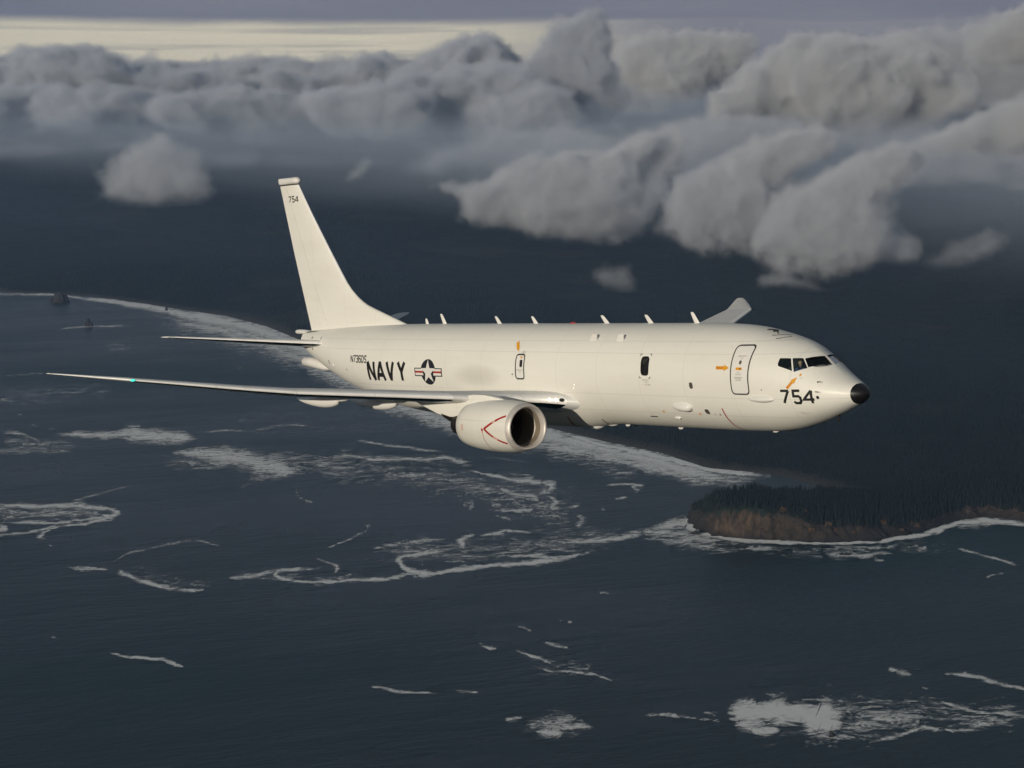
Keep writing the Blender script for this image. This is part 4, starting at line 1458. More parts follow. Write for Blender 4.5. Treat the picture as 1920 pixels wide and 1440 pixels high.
pockets = tmp_mesh('pocket_cutter', pk_v, pk_f, 2)
for c in [room] + cutters + [pockets]:
    md = fus.modifiers.new('cut', 'BOOLEAN')
    md.operation = 'DIFFERENCE'
    md.solver = 'EXACT'
    md.object = c
    try:
        md.material_mode = 'TRANSFER'
    except Exception:
        pass
bpy.context.view_layer.update()
dg = bpy.context.evaluated_depsgraph_get()
cut_mesh = bpy.data.meshes.new_from_object(fus.evaluated_get(dg), preserve_all_data_layers=True, depsgraph=dg)
fus.modifiers.clear()
fus.data = cut_mesh
for c in [room] + cutters + [pockets]:
    bpy.data.objects.remove(c, do_unlink=True)
fus.parent = plane


def skin_normals(me):
    """smooth normals of the true skin on every painted face"""
    co = np.empty(len(me.vertices) * 3)
    me.vertices.foreach_get('co', co)
    co = co.reshape(-1, 3)
    s, y, z = -co[:, 0], -co[:, 1], co[:, 2]
    zt, zb, w, zm = sec(s)

    def G(s, y, z):
        zt, zb, w, zm = sec(s)
        k = np.where(z > zm, (z - zm) / np.maximum(zt - zm, 1e-4), (z - zm) / np.maximum(zm - zb, 1e-4))
        e = np.where(k > 0, expo(s), .97)
        sn = np.clip(k, -1, 1)
        bump = sm(s, 12.9, 15.6) * (1 - sm(s, 21.5, 25.0)) * sm(-sn, .18, .72)
        k = np.where(k < 0, k / (1 + .10 * bump), k)
        return (np.abs(y) / np.maximum(w * (1 + .055 * bump), 1e-4)) ** (2 / e) + k * k
    h = 1e-3
    gs = G(s + h, y, z) - G(s - h, y, z)
    gy = G(s, y + h, z) - G(s, y - h, z)
    gz = G(s, y, z + h) - G(s, y, z - h)
    g = np.stack([-gs, -gy, gz], 1)
    g /= np.linalg.norm(g, axis=1)[:, None] + 1e-12
    nrm = np.zeros((len(me.loops), 3))
    vi = np.empty(len(me.loops), int)
    me.loops.foreach_get('vertex_index', vi)
    for p in me.polygons:
        ok = p.material_index == 0 and len(p.vertices) < 60
        for li in p.loop_indices:
            q = g[vi[li]]
            if ok and s[vi[li]] > 0.3 and s[vi[li]] < 36.6 and q @ np.array(p.normal) > 0.5:
                nrm[li] = q
            else:
                nrm[li] = p.normal if (not ok or s[vi[li]] >= 36.6) else g[vi[li]]
    me.normals_split_custom_set(nrm.tolist())


fus.data.shade_smooth()
skin_normals(fus.data)

# panes
for nm, sg, R3, n, c in panes:
    o = mesh_obj('cockpit_window' if 'window' in nm else 'windshield', [p - n * .035 for p in R3] + [p - n * .05 for p in R3],
                 [tuple(range(len(R3))), tuple(range(2 * len(R3) - 1, len(R3) - 1, -1))], M_GLASS, plane, smooth=False)
for nm, P2, rad, dep in POCKETS:
    ol = side_outline(P2, rad)
    n = side_normal(sum(p[0] for p in P2) / 4, sum(p[1] for p in P2) / 4)
    mesh_obj(nm, [p - n * (dep - .006) for p in ol], [tuple(range(len(ol)))], M_DARKGLASS if nm != 'sensor_port' else M_GREYSPOT, plane, smooth=False)


# ---- black nose cap
def skin_patch(name, s0, s1, ns, off, mat, parent=None):
    ss = s0 + (np.linspace(0, 1, ns) ** 1.6) * (s1 - s0)
    th = np.linspace(0, 2 * math.pi, 64, endpoint=False)
    V = [tuple(A(s0 - off, 0, -.505))]
    Fc = []
    for s in ss[1:]:
        y, z = surf(np.full(64, s), th, off)
        V.extend(tuple(A(s - off * .5, a, b)) for a, b in zip(y, z))
    y, z = surf(np.full(64, s1), th, -0.02)
    V.extend(tuple(A(s1, a, b)) for a, b in zip(y, z))
    for j in range(64):
        Fc.append((0, 1 + (j + 1) % 64, 1 + j))
    for i in range(ns - 1):
        for j in range(64):
            k = (j + 1) % 64
            Fc.append((1 + i * 64 + j, 1 + i * 64 + k, 1 + (i + 1) * 64 + k, 1 + (i + 1) * 64 + j))
    o = mesh_obj(name, V, Fc, mat, parent)
    sharp_by_angle(o, 50)
    return o


skin_patch('nose_cap', 0.1, 0.49, 14, 0.007, M_RADOME, plane)


# ---- lifting surfaces
def foil(n=22):
    """unit chord section: (x, z upper), (x, z lower) for unit thickness"""
    x = 0.5 * (1 - np.cos(np.linspace(0, math.pi, n)))
    t = 5 * (0.2969 * np.sqrt(x) - 0.1260 * x - 0.3516 * x ** 2 + 0.2843 * x ** 3 - 0.1036 * x ** 4)
    cam_ = 0.10 * x * (1 - x)
    return x, t, cam_


def blade(name, stations, mat, parent, x0=0.0, x1=1.0, lift=0.0, lower=1.0, n=22, vertical=False, upper=1.0):
    """loft through stations (span, sLE, sTE, zLE, zTE, t/c); chord range x0..x1, skin lifted by lift.
    vertical: span is z and z columns are ignored"""
    x, t, cm = foil(60)
    V, Fc, ring = [], [], 0
    xs = x0 + (x1 - x0) * (0.5 * (1 - np.cos(np.linspace(0, math.pi, n)))) if x1 > 0.9 else x0 + (x1 - x0) * np.linspace(0, 1, n) ** 1.6
    for (sp, sl, st, zl, zt_, tc_) in stations:
        ch = st - sl
        tu = np.interp(xs, x, t) * tc_ * ch
        cc = np.interp(xs, x, cm) * tc_ * ch if not vertical else xs * 0
        loop = []
        for i in range(n - 1, -1, -1):
            loop.append((xs[i], cc[i] * 1.2 + tu[i] * upper + lift))
        for i in range(1, n):
            if xs[i] > lower + 1e-6:
                break
            loop.append((xs[i], cc[i] * 1.2 - tu[i] * lower_scale - lift))
        ring = len(loop)
        for q, h in loop:
            s = sl + q * ch - (lift if q < 0.02 else 0)
            if vertical:
                V.append(tuple(A(s, h, sp)))
            else:
                V.append(tuple(A(s, sp, zl + (zt_ - zl) * q + h)))
    m = len(stations)
    closed = x1 > 0.9 and lower >= 1.0
    for i in range(m - 1):
        for j in range(ring - (0 if closed else 1)):
            k = (j + 1) % ring
            Fc.append((i * ring + j, i * ring + k, (i + 1) * ring + k, (i + 1) * ring + j))
    if closed or x0 > 0.5:
        Fc.append(tuple(range(ring - 1, -1, -1)))
        Fc.append(tuple((m - 1) * ring + j for j in range(ring)))
    o = mesh_obj(name, V, Fc, mat, parent)
    bm = bmesh.new()
    bm.from_mesh(o.data)
    bmesh.ops.recalc_face_normals(bm, faces=bm.faces)
    bm.to_mesh(o.data)
    bm.free()
    sharp_by_angle(o, 40)
    return o


lower_scale = 0.9


def lower_strip(name, stations, mat, parent, x0, x1, lift=.009, n=6):
    """polished strip under the leading edge"""
    x, t, cm = foil(60)
    V, Fc = [], []
    xs = np.linspace(x0, x1, n)
    for (sp, sl, st, zl, zt_, tc_) in stations:
        ch = st - sl
        tu = np.interp(xs, x, t) * tc_ * ch * lower_scale
        cc = np.interp(xs, x, cm) * tc_ * ch * 1.2
        for q, h in zip(xs, cc - tu - lift):
            V.append(tuple(A(sl + q * ch, sp, zl + (zt_ - zl) * q + h)))
    for i in range(len(stations) - 1):
        for j in range(n - 1):
            Fc.append((i * n + j, i * n + j + 1, (i + 1) * n + j + 1, (i + 1) * n + j))
    o = mesh_obj(name, V, Fc, mat, parent)
    if o.data.polygons[0].normal.z > 0:
        o.data.flip_normals()
    return o


M_POLISH = simple('polished_metal', (0.30, 0.30, 0.31), 0.16, 1.0, var=0.05)
LE_Y = np.array([1.4, 1.9, 2.4, 3.5, 4.94, 7.31, 9.18, 11.04, 12.82, 15.28, 16.69, 17.6, 18.3, 18.81])
LE_S = np.array([13.9, 14.43, 15.42, 16.08, 16.84, 18.08, 19.06, 20.03, 20.96, 22.25, 22.98, 24.10, 25.03, 25.75])
LE_Z = np.array([-1.08, -0.99, -0.90, -0.75, -0.585, -0.27, -.03, .21, .52, .98, 1.24, 1.42, 1.56, 1.66])
TE_Y = np.array([1.4, 5.7, 16.69, 17.6, 18.3, 18.81])
TE_S = np.array([21.9, 22.15, 24.72, 25.35, 25.85, 26.18])
INC = np.array([[1.4, 1.2], [6, 0.6], [12, -0.3], [18.81, -1.0]])
TCH = np.array([[1.4, .115], [5.7, .102], [12, .105], [16.69, .10], [18.81, .09]])


def wing_stations(y0, y1, n=None):
    ys = np.array(sorted(set([y0, y1] + [v for v in list(LE_Y) + [5.7] if y0 < v < y1])))
    out = []
    for y in ys:
        sl, st = np.interp(y, LE_Y, LE_S), np.interp(y, TE_Y, TE_S)
        zl = np.interp(y, LE_Y, LE_Z)
        inc = math.radians(np.interp(y, INC[:, 0], INC[:, 1]))
        out.append((y, sl, st, zl, zl - (st - sl) * math.sin(inc), np.interp(y, TCH[:, 0], TCH[:, 1])))
    return out


def mirror_st(stn):
    return [(-a, b, c, d, e, f) for a, b, c, d, e, f in stn]


for sg in (1, -1):
    fl = (lambda q: q) if sg == 1 else mirror_st
    wg = blade('wing', fl(wing_stations(1.4, 16.66)), M_GREY, plane)
    tipo = blade('wingtip', fl(wing_stations(16.68, 18.81)), M_STARW, plane)
    # bare metal leading edge in separate slat pieces, and the painted break at the pylon
    for a, b in ((1.95, 3.1), (3.12, 4.15), (5.6, 8.36), (8.38, 11.1), (11.12, 13.85), (13.87, 16.62)):
        blade('leading_edge_slat', fl(wing_stations(a, b)), M_ALU, wg, 0.0, 0.085 if a > 5 else 0.055, 0.006, 0.014, n=12)
    for a, b in ((1.95, 4.15), (5.6, 11.1), (11.12, 16.62)):
        lower_strip('polished_lower_edge', fl(wing_stations(a, b)), M_POLISH, wg, .010, .10)
    blade('tip_leading_edge', fl(wing_stations(16.75, 18.75)), M_ALU, tipo, 0.0, 0.10, 0.005, 0.04, n=10)
    # flap line on top and the flap-track fairings below
    for (yc, s0, s1, zc, hh) in ((6.25, 19.2, 23.9, -.56, .42), (8.60, 19.9, 24.2, -.28, .37)):
        for q, (a0, a1, dz, k) in enumerate(((s0, s0 + 2.1, .06, .62), (s0 + .9, s1, -.06, 1.0))):
            V, Fc = [], []
            m_, r_ = 18, 14
            for i in range(m_):
                f_ = i / (m_ - 1)
                prof = (math.sin(math.pi * min(1, f_ ** 0.62))) ** 0.6 if q == 1 else (math.sin(math.pi * min(1, f_ ** 0.8))) ** 0.7
                prof = max(prof, 0.02)
                for j in range(r_):
                    an = 2 * math.pi * j / r_
                    V.append(tuple(A(a0 + (a1 - a0) * f_, (yc + .17 * prof * math.cos(an) * k) * sg, zc + dz + .10 * (1 - f_) - hh * prof * k * (0.5 - 0.5 * math.sin(an)) * 1.15)))
            for i in range(m_ - 1):
                for j in range(r_):
                    kk = (j + 1) % r_
                    Fc.append((i * r_ + j, i * r_ + kk, (i + 1) * r_ + kk, (i + 1) * r_ + j))
            Fc += [tuple(range(r_)), tuple((m_ - 1) * r_ + j for j in range(r_ - 1, -1, -1))]
            mesh_obj('flap_track_fairing', V, Fc, M_WHITE2, wg)
    # navigation lamp at the break of the leading edge
    bm = bmesh.new()
    bmesh.ops.create_uvsphere(bm, u_segments=12, v_segments=8, radius=.06)
    o = bm_obj('navigation_light', bm, M_NAV if sg == 1 else M_SEAL, wg)
    o.location = A(22.965, 16.69 * sg, 1.235)
    o.scale = (1.3, 1.6, 0.75)

# tailplane
STAB = [(0.3, 33.35, 37.25, 1.06, 1.02, .10), (1.0, 33.84, 37.45, 1.16, 1.12, .10), (4.0, 35.88, 38.30, 1.58, 1.55, .095), (6.72, 37.74, 38.92, 1.96, 1.945, .09), (6.93, 37.95, 38.85, 1.99, 1.98, .07)]
for sg in (1, -1):
    st_ = STAB if sg == 1 else mirror_st(STAB)
    hs_ = blade('horizontal_stabilizer', st_, M_GREY, plane)
    blade('stabilizer_leading_edge', st_[1:4], M_ALU, hs_, 0.0, 0.06, 0.005, 0.006, n=10)
    lower_strip('polished_lower_edge', st_[1:4], M_POLISH, hs_, .006, .16, .008)

# fin with its dorsal run, and the rudder
FZ = np.array([1.60, 2.03, 2.25, 2.51, 2.70, 2.89, 3.07, 3.27, 3.6, 4.02, 5.52, 7.36, 8.79])
FL = np.array([26.6, 28.32, 29.08, 29.99, 30.66, 31.27, 31.68, 32.03, 32.50, 32.94, 34.13, 35.53, 36.53])
TZ = np.array([1.60, 1.76, 5.35, 8.79])
TS = np.array([36.34, 36.38, 37.38, 38.24])
fin_st, rud_st = [], []
for z, sl in zip(FZ, FL):
    te = float(np.interp(z, TZ, TS))
    tmax = np.interp(z, [1.6, 8.79], [.40, .155])
    fin_st.append((z, sl, te, 0, 0, tmax / (te - sl)))


def fin_piece(name, x_of, parent, mat):
    """fin or rudder: station outlines between two chord positions measured from the trailing edge in metres"""
    V, Fc = [], []
    x, t, cm = foil(80)
    ringn = None
    for (z, sl, te, _a, _b, tc_) in fin_st:
        ch = te - sl
        a, b = x_of(z, sl, te)
        q = np.linspace(0, 1, 20)
        q = q ** 1.7 if name == 'fin' else q
        xs = a + (b - a) * q
        tt = np.interp(xs, x, t) * tc_ * ch
        # dorsal run stays thin
        tt = np.minimum(tt, 0.06 + 0.11 * np.sqrt(np.maximum(xs * ch, 0)))
        loop = [(sl + v * ch, h) for v, h in zip(xs[::-1], tt[::-1])] + [(sl + v * ch, -h) for v, h in zip(xs[1:] if a == 0 else xs, tt[1:] if a == 0 else tt)]
        ringn = len(loop)
        V += [tuple(A(s, h, z)) for s, h in loop]
    m = len(fin_st)
    for i in range(m - 1):
        for j in range(ringn):
            k = (j + 1) % ringn
            Fc.append((i * ringn + j, i * ringn + k, (i + 1) * ringn + k, (i + 1) * ringn + j))
    Fc += [tuple(range(ringn)), tuple((m - 1) * ringn + j for j in range(ringn))]
    o = mesh_obj(name, V, Fc, mat, parent)
    bm = bmesh.new()
    bm.from_mesh(o.data)
    bmesh.ops.recalc_face_normals(bm, faces=bm.faces)
    bm.to_mesh(o.data)
    bm.free()
    sharp_by_angle(o, 40)
    return o


def rud_chord(z):
    return np.interp(z, [1.6, 8.79], [1.75, .62])


fin = fin_piece('fin', lambda z, sl, te: (0.0, 1 - rud_chord(z) / (te - sl)), plane, M_WHITE)
rudder = fin_piece('rudder', lambda z, sl, te: (1 - (rud_chord(z) - .012) / (te - sl), 1.0), plane, M_WHITE)
blade('fin_leading_edge', [(z, a, b, 0, 0, t) for z, a, b, _c0, _d0, t in fin_st[9:]], M_ALU, fin, 0.0, 0.028, 0.006, 0.028, n=8, vertical=True)


def capsule(name, pts, mat, parent, seg=16):
    """tube of varying elliptic section through (s, y, z, ry, rz)"""
    V, Fc = [], []
    for (s, y, z, ry, rz) in pts:
        for j in range(seg):
            a = 2 * math.pi * j / seg
            V.append(tuple(A(s, y + ry * math.cos(a), z + rz * math.sin(a))))
    n = len(pts)
    for i in range(n - 1):
        for j in range(seg):
            k = (j + 1) % seg
            Fc.append((i * seg + j, i * seg + k, (i + 1) * seg + k, (i + 1) * seg + j))
    Fc += [tuple(range(seg)), tuple((n - 1) * seg + j for j in range(seg))]
    o = mesh_obj(name, V, Fc, mat, parent)
    bm = bmesh.new()
    bm.from_mesh(o.data)
    bmesh.ops.recalc_face_normals(bm, faces=bm.faces)
    bm.to_mesh(o.data)
    bm.free()
    sharp_by_angle(o, 50)
    return o


def dome(f):
    return math.sqrt(max(0.0, 1 - f * f))


# fairing on the fin tip with the dark joint under it
capsule('fin_tip_fairing', [(36.43, 0, 8.98, .03, .03), (36.46, 0, 8.98, .10, .09), (36.54, 0, 8.99, .17, .15), (36.68, 0, 9.0, .20, .17), (36.9, 0, 9.0, .19, .165), (37.3, 0, 9.0, .13, .165), (37.8, 0, 9.0, .08, .16), (38.2, 0, 9.0, .045, .155), (38.34, 0, 9.02, .02, .13)], M_WHITE2, plane)
capsule('fin_tip_joint', [(36.60, 0, 8.815, .05, .03), (36.7, 0, 8.815, .10, .035), (37.3, 0, 8.815, .088, .035), (38.2, 0, 8.83, .03, .03)], M_SEAL, plane)
# aft sensor boom, pod under the tail
capsule('tail_boom', [(36.1, 0, 1.56, .16, .10), (36.7, 0, 1.60, .14, .11), (37.1, 0, 1.625, .125, .115), (37.5, 0, 1.63, .12, .115), (37.7, 0, 1.63, .10, .10), (37.79, 0, 1.63, .06, .06), (37.82, 0, 1.63, .01, .01)], M_WHITE2, plane)
capsule('tail_pod', [(34.75, 0, -.10, .03, .03), (34.95, 0, -.10, .13, .13), (35.3, 0, -.06, .24, .20), (35.8, 0, .04, .28, .25), (36.4, 0, .13, .29, .26), (37.05, 0, .17, .29, .25), (37.07, 0, .17, .27, .23)], M_WHITE2, plane)


# ---- engines
def revolve(name, prof, mat, parent, yc, zc, seg=72, squash=True, flip=False):
    V, Fc = [], []
    for (s, r) in prof:
        for j in range(seg):
            a = 2 * math.pi * j / seg
            ca, sa = math.cos(a), math.sin(a)
            k = 1.0
            if squash and sa < 0:
                k = 1.0 - 0.055 * sa * sa
            V.append(tuple(A(s, yc + r * ca * (1.03 if squash else 1), zc + r * sa * k)))
    for i in range(len(prof) - 1):
        for j in range(seg):
            q = (j + 1) % seg
            f_ = (i * seg + j, (i + 1) * seg + j, (i + 1) * seg + q, i * seg + q)
            Fc.append(f_[::-1] if flip else f_)
    o = mesh_obj(name, V, Fc, mat, parent)
    sharp_by_angle(o, 50)
    return o


ENG_Z = -1.66


def build_engine(sg):
    yc = 4.83 * sg
    cowl = revolve('engine_cowling', [(13.66, .965), (13.9, 1.01), (14.3, 1.05), (14.7, 1.065), (15.2, 1.065), (15.7, 1.045), (16.2, 1.0), (16.6, .945), (17.0, .87), (17.02, .85), (16.9, .84)], M_WHITE, plane, yc, ENG_Z)
    a = np.linspace(-math.pi / 2, math.pi / 2, 13)
    lip = [(13.66, .972), (13.60, .955), (13.53, .930), (13.47, .898), (13.445, .868), (13.45, .838), (13.48, .812), (13.54, .790), (13.62, .775), (13.70, .768)]
    revolve('inlet_lip', lip, M_LIP, cowl, yc, ENG_Z)
    revolve('inlet_duct', [(13.70, .768), (13.9, .765), (14.2, .775), (14.6, .785), (15.05, .785)], M_DUCT, cowl, yc, ENG_Z)
    revolve('duct_ring', [(14.02, .768), (14.03, .758), (14.07, .758), (14.08, .768)], M_LIP, cowl, yc, ENG_Z)
    revolve('fan_hub_wall', [(15.05, .80), (15.05, .02)], M_SEAL, cowl, yc, ENG_Z, squash=False)
    sp = revolve('spinner', [(14.42, .004), (14.46, .05), (14.55, .11), (14.66, .17), (14.8, .215), (14.9, .235)], M_BLADE, cowl, yc, ENG_Z, 40, False)
    # white comma on the spinner
    V, Fc = [], []
    for i in range(14):
        t = i / 13
        ang = 2.4 + t * 3.6
        rr = .045 + .13 * t
        ss = float(np.interp(rr, [.004, .05, .11, .17, .215], [14.42, 14.46, 14.55, 14.66, 14.8]))
        for dr in (-.012 - .012 * (1 - t), .012 + .012 * (1 - t)):
            r2 = rr + dr
            s2 = float(np.interp(r2, [.004, .05, .11, .17, .215], [14.42, 14.46, 14.55, 14.66, 14.8])) - .006
            V.append(tuple(A(s2, yc + r2 * math.cos(ang), ENG_Z + r2 * math.sin(ang))))
    for i in range(13):
        Fc.append((2 * i, 2 * i + 1, 2 * i + 3, 2 * i + 2))
    mesh_obj('spinner_swirl', V, Fc, M_STARW, cowl, smooth=False)
    # fan blades, each on its own
    bme = None
    for k in range(24):
        if bme is None:
            V, Fc = [], []
            for i in range(7):
                f_ = i / 6
                r = .215 + (.765 - .215) * f_
                tw = math.radians(28 + 34 * f_)
                cw = .15 + .06 * f_
                for q in (-.5, -.17, .17, .5):
                    V.append((-(14.84 + cw * q * math.cos(tw) * .8), cw * q * math.sin(tw), r))
            for i in range(6):
                for j in range(3):
                    Fc.append((i * 4 + j, i * 4 + j + 1, i * 4 + j + 5, i * 4 + j + 4))
            bme = bpy.data.meshes.new('fan_blade')
            bme.from_pydata(V, [], Fc)
            bme.shade_smooth()
            bme.materials.append(M_BLADE)
        o = link(bpy.data.objects.new('fan_blade', bme), cowl)
        o.location = (0, -yc, ENG_Z)
        o.rotation_euler = (2 * math.pi * k / 24, 0, 0)
    revolve('core_nozzle', [(16.6, .60), (17.2, .56), (17.7, .46), (18.05, .40), (18.05, .37), (17.7, .38)], M_DARKM, cowl, yc, ENG_Z - .02, 40, False)
    revolve('exhaust_plug', [(17.6, .24), (18.1, .17), (18.45, .08), (18.6, .012)], M_DARKM, cowl, yc, ENG_Z - .02, 24, False)
    # pylon
    V, Fc = [], []
    rows_ = [(14.9, -.70, -.58, .04), (15.3, -.80, -.50, .14), (15.9, -.95, -.42, .20), (16.6, -1.15, -.42, .22), (17.3, -1.38, -.50, .22), (18.2, -1.42, -.55, .22), (19.2, -1.25, -.60, .20), (20.2, -1.00, -.66, .13), (20.9, -.84, -.70, .03)]
    for (s, zb_, zt_, hw) in rows_:
        for (yy, z_) in ((-hw, zb_), (-hw * 1.05, (zb_ + zt_) / 2), (-hw * .9, zt_), (hw * .9, zt_), (hw * 1.05, (zb_ + zt_) / 2), (hw, zb_)):
            V.append(tuple(A(s, yc + yy, z_)))
    for i in range(len(rows_) - 1):
        for j in range(6):
            k = (j + 1) % 6
            Fc.append((i * 6 + j, i * 6 + k, (i + 1) * 6 + k, (i + 1) * 6 + j))
    Fc += [tuple(range(6)), tuple((len(rows_) - 1) * 6 + j for j in range(6))]
    py = mesh_obj('engine_pylon', V, Fc, M_WHITE, cowl)
    sharp_by_angle(py, 40)
    V, Fc = [], []
    for (s, zt_, hh, hw) in ((17.1, -1.33, .10, .24), (17.7, -1.405, .16, .245), (18.3, -1.415, .15, .24), (18.9, -1.31, .05, .22), (19.0, -1.29, .02, .20)):
        for (yy, z_) in ((-hw, zt_ + .06), (-hw * .8, zt_ - hh), (hw * .8, zt_ - hh), (hw, zt_ + .06)):
            V.append(tuple(A(s, yc + yy, z_)))
    for i in range(4):
        for j in range(4):
            k = (j + 1) % 4
            Fc.append((i * 4 + j, i * 4 + k, (i + 1) * 4 + k, (i + 1) * 4 + j))
    Fc += [(0, 1, 2, 3), (16, 17, 18, 19)]
    mesh_obj('heat_shield', V, Fc, M_DARKM, cowl, smooth=False)
    # chine on the inboard and outboard side of the cowl
    V = [tuple(A(14.5, yc + sg * .93, ENG_Z + .56)), tuple(A(15.5, yc + sg * .90, ENG_Z + .60)), tuple(A(15.5, yc + sg * 1.02, ENG_Z + .70)), tuple(A(15.2, yc + sg * 1.03, ENG_Z + .69))]
    return cowl


cowl_r = build_engine(1)
cowl_l = build_engine(-1)


def cowl_point(s, ang, off=.005):
    """point on the outboard skin of the starboard cowl; ang measured up from outboard"""
    r = float(np.interp(s, [13.66, 13.9, 14.3, 14.7, 15.2, 15.7, 16.2, 16.6, 17.0], [.965, 1.01, 1.05, 1.065, 1.065, 1.045, 1.0, .945, .87])) + off
    sa = math.sin(ang)
    k = 1.0 if sa >= 0 else 1.0 - .055 * sa * sa
    return A(s, 4.83 + r * math.cos(ang) * 1.03, ENG_Z + r * sa * k)


# ---- markings: flat outlines laid on the skin
def lay(name, polys, mat, parent=None, off=.004, mapper=None, cell=.10):
    """2-D polygons (s, z) cut fine and laid on the starboard skin"""
    parent = parent or plane
    mapper = mapper or (lambda s, z: side_point(s, z, off))
    bm = bmesh.new()
    for P in polys:
        vs = [bm.verts.new((p[0], p[1], 0)) for p in P]
        try:
            bm.faces.new(vs)
        except ValueError:
            pass
    bmesh.ops.triangulate(bm, faces=bm.faces[:])
    for _ in range(6):
        long_e = [e for e in bm.edges if e.calc_length() > cell]
        if not long_e:
            break
        bmesh.ops.subdivide_edges(bm, edges=long_e, cuts=1)
        bmesh.ops.triangulate(bm, faces=bm.faces[:])
    for v in bm.verts:
        v.co = mapper(v.co.x, v.co.y)
    bmesh.ops.recalc_face_normals(bm, faces=bm.faces)
    return bm_obj(name, bm, mat, parent)


def stroke(pts, w, closed=False):
    """mitred band of width w along a 2-D polyline, as quads"""
    P = [Vector(p) for p in pts]
    n = len(P)
    L, R_ = [], []
    for i in range(n):
        if closed:
            a, b, c = P[i - 1], P[i], P[(i + 1) % n]
        else:
            a, b, c = P[max(i - 1, 0)], P[i], P[min(i + 1, n - 1)]
        d1 = (b - a).normalized() if (b - a).length > 1e-9 else (c - b).normalized()
        d2 = (c - b).normalized() if (c - b).length > 1e-9 else d1
        t = (d1 + d2)
        t = t.normalized() if t.length > 1e-6 else d1
        nrm = Vector((-t.y, t.x))
        k = 1 / max(.45, nrm.dot(Vector((-d1.y, d1.x))))
        L.append(b + nrm * w * .5 * k)
        R_.append(b - nrm * w * .5 * k)
    out = []
    for i in range(n if closed else n - 1):
        j = (i + 1) % n
        out.append([L[i], L[j], R_[j], R_[i]])
    return out


GLYPH = {   # strokes in a unit box
    'N': [[(.0, 0), (.0, 1)], [(.0, 1), (1, 0)], [(1, 0), (1, 1)]],
    'A': [[(0, 0), (.5, 1)], [(.5, 1), (1, 0)], [(.2, .3), (.8, .3)]],
    'V': [[(0, 1), (.5, 0)], [(.5, 0), (1, 1)]],
    'Y': [[(0, 1), (.5, .48)], [(1, 1), (.5, .48)], [(.5, .52), (.5, 0)]],
    '7': [[(0, 1), (1.0, 1)], [(1.0, 1), (.24, 0)]],
    '5': [[(.95, 1), (.08, 1), (.08, .56), (.72, .56), (.95, .44), (.95, .14), (.75, 0), (.22, 0), (.02, .14)]],
    '4': [[(.80, 0), (.80, 1)], [(.80, 1), (.0, .30), (1.05, .30)]],
    '3': [[(.0, .84), (.2, 1), (.75, 1), (.95, .86), (.95, .64), (.75, .53), (.35, .53)], [(.75, .53), (.95, .42), (.95, .14), (.75, 0), (.2, 0), (.0, .16)]],
    '6': [[(.92, .86), (.75, 1), (.25, 1), (.05, .82), (.05, .18), (.25, 0), (.75, 0), (.95, .16), (.95, .42), (.75, .55), (.25, .55), (.05, .40)]],
    'D': [[(.03, 0), (.03, 1), (.55, 1), (.95, .75), (.95, .25), (.55, 0), (.03, 0)]],
    'S': [[(.95, .82), (.75, 1), (.25, 1), (.05, .84), (.05, .66), (.25, .54), (.75, .46), (.95, .34), (.95, .16), (.75, 0), (.25, 0), (.05, .18)]],
}


def letters(name, items, w, mat, mapper=None, parent=None):
    """items: (character, s of its left edge, s of its right edge, z bottom, z top); each character its own part"""
    for ch, s0, s1, z0, z1 in items:
        polys = []
        for st in GLYPH[ch]:
            pts = [(s0 + (s1 - s0) * u, z0 + (z1 - z0) * v) for u, v in st]
            polys += stroke(pts, w)
        lay(name, polys, mat, parent, mapper=mapper)


letters('navy_letter', [('N', 28.98, 28.46, -.40, .44), ('A', 28.22, 27.60, -.40, .45), ('V', 27.35, 26.84, -.38, .45), ('Y', 26.44, 25.93, -.37, .45)], .185, M_BLACK)
x = 30.56
for ch in 'N736DS':
    letters('registration_letter', [(ch, x, x - .19, .39, .69)], .055, M_BLACK)
    x -= .25
letters('nose_number_digit', [('7', 2.90, 2.58, -.76, -.31), ('5', 2.42, 2.13, -.76, -.31), ('4', 2.02, 1.66, -.77, -.31)], .095, M_BLACK)


def fin_map(s, z):
    te = float(np.interp(z, TZ, TS))
    sl = float(np.interp(z, FZ, FL))
    tmax = float(np.interp(z, [1.6, 8.79], [.40, .155]))
    xx, t, cm = foil(80)
    u = min(max((s - sl) / (te - sl), 0), 1)
    return A(s, float(np.interp(u, xx, t)) * tmax + .006, z)


letters('fin_number_digit', [('7', 37.44, 37.20, 7.97, 8.24), ('5', 37.10, 36.88, 7.97, 8.24), ('4', 36.80, 36.53, 7.96, 8.24)], .055, M_BLACK, fin_map, fin)

# star and bars
rc_s, rc_z, rr = 24.12, .05, .56


def ring2(r, n=40):
    return [(rc_s + r * math.cos(2 * math.pi * i / n), rc_z + r * math.sin(2 * math.pi * i / n)) for i in range(n)]


lay('insignia_disc', [ring2(rr)], M_BLUE, cell=.08)
for sx in (1, -1):
    lay('insignia_bar_border', [[(rc_s + sx * a, rc_z + b) for a, b in ((1.03, .18), (.38, .18), (.38, -.19), (1.03, -.19))]], M_BLUE, off=.006)
for sx in (1, -1):
    for z0, z1, mt, nm in ((.045, .14, M_STARW, 'insignia_white_bar'), (-.04, .045, M_RED, 'insignia_red_stripe'), (-.145, -.04, M_STARW, 'insignia_white_bar')):
        lay(nm, [[(rc_s + sx * .97, rc_z + z1), (rc_s + sx * .30, rc_z + z1), (rc_s + sx * .30, rc_z + z0), (rc_s + sx * .97, rc_z + z0)]], mt, off=.009)
lay('insignia_hub', [ring2(rr * .70)], M_BLUE, off=.011, cell=.08)
star = []
for i in range(10):
    a = math.pi / 2 + i * math.pi / 5
    q = rr * .97 if i % 2 == 0 else rr * .385
    star.append((rc_s + q * math.cos(a), rc_z + q * math.sin(a)))
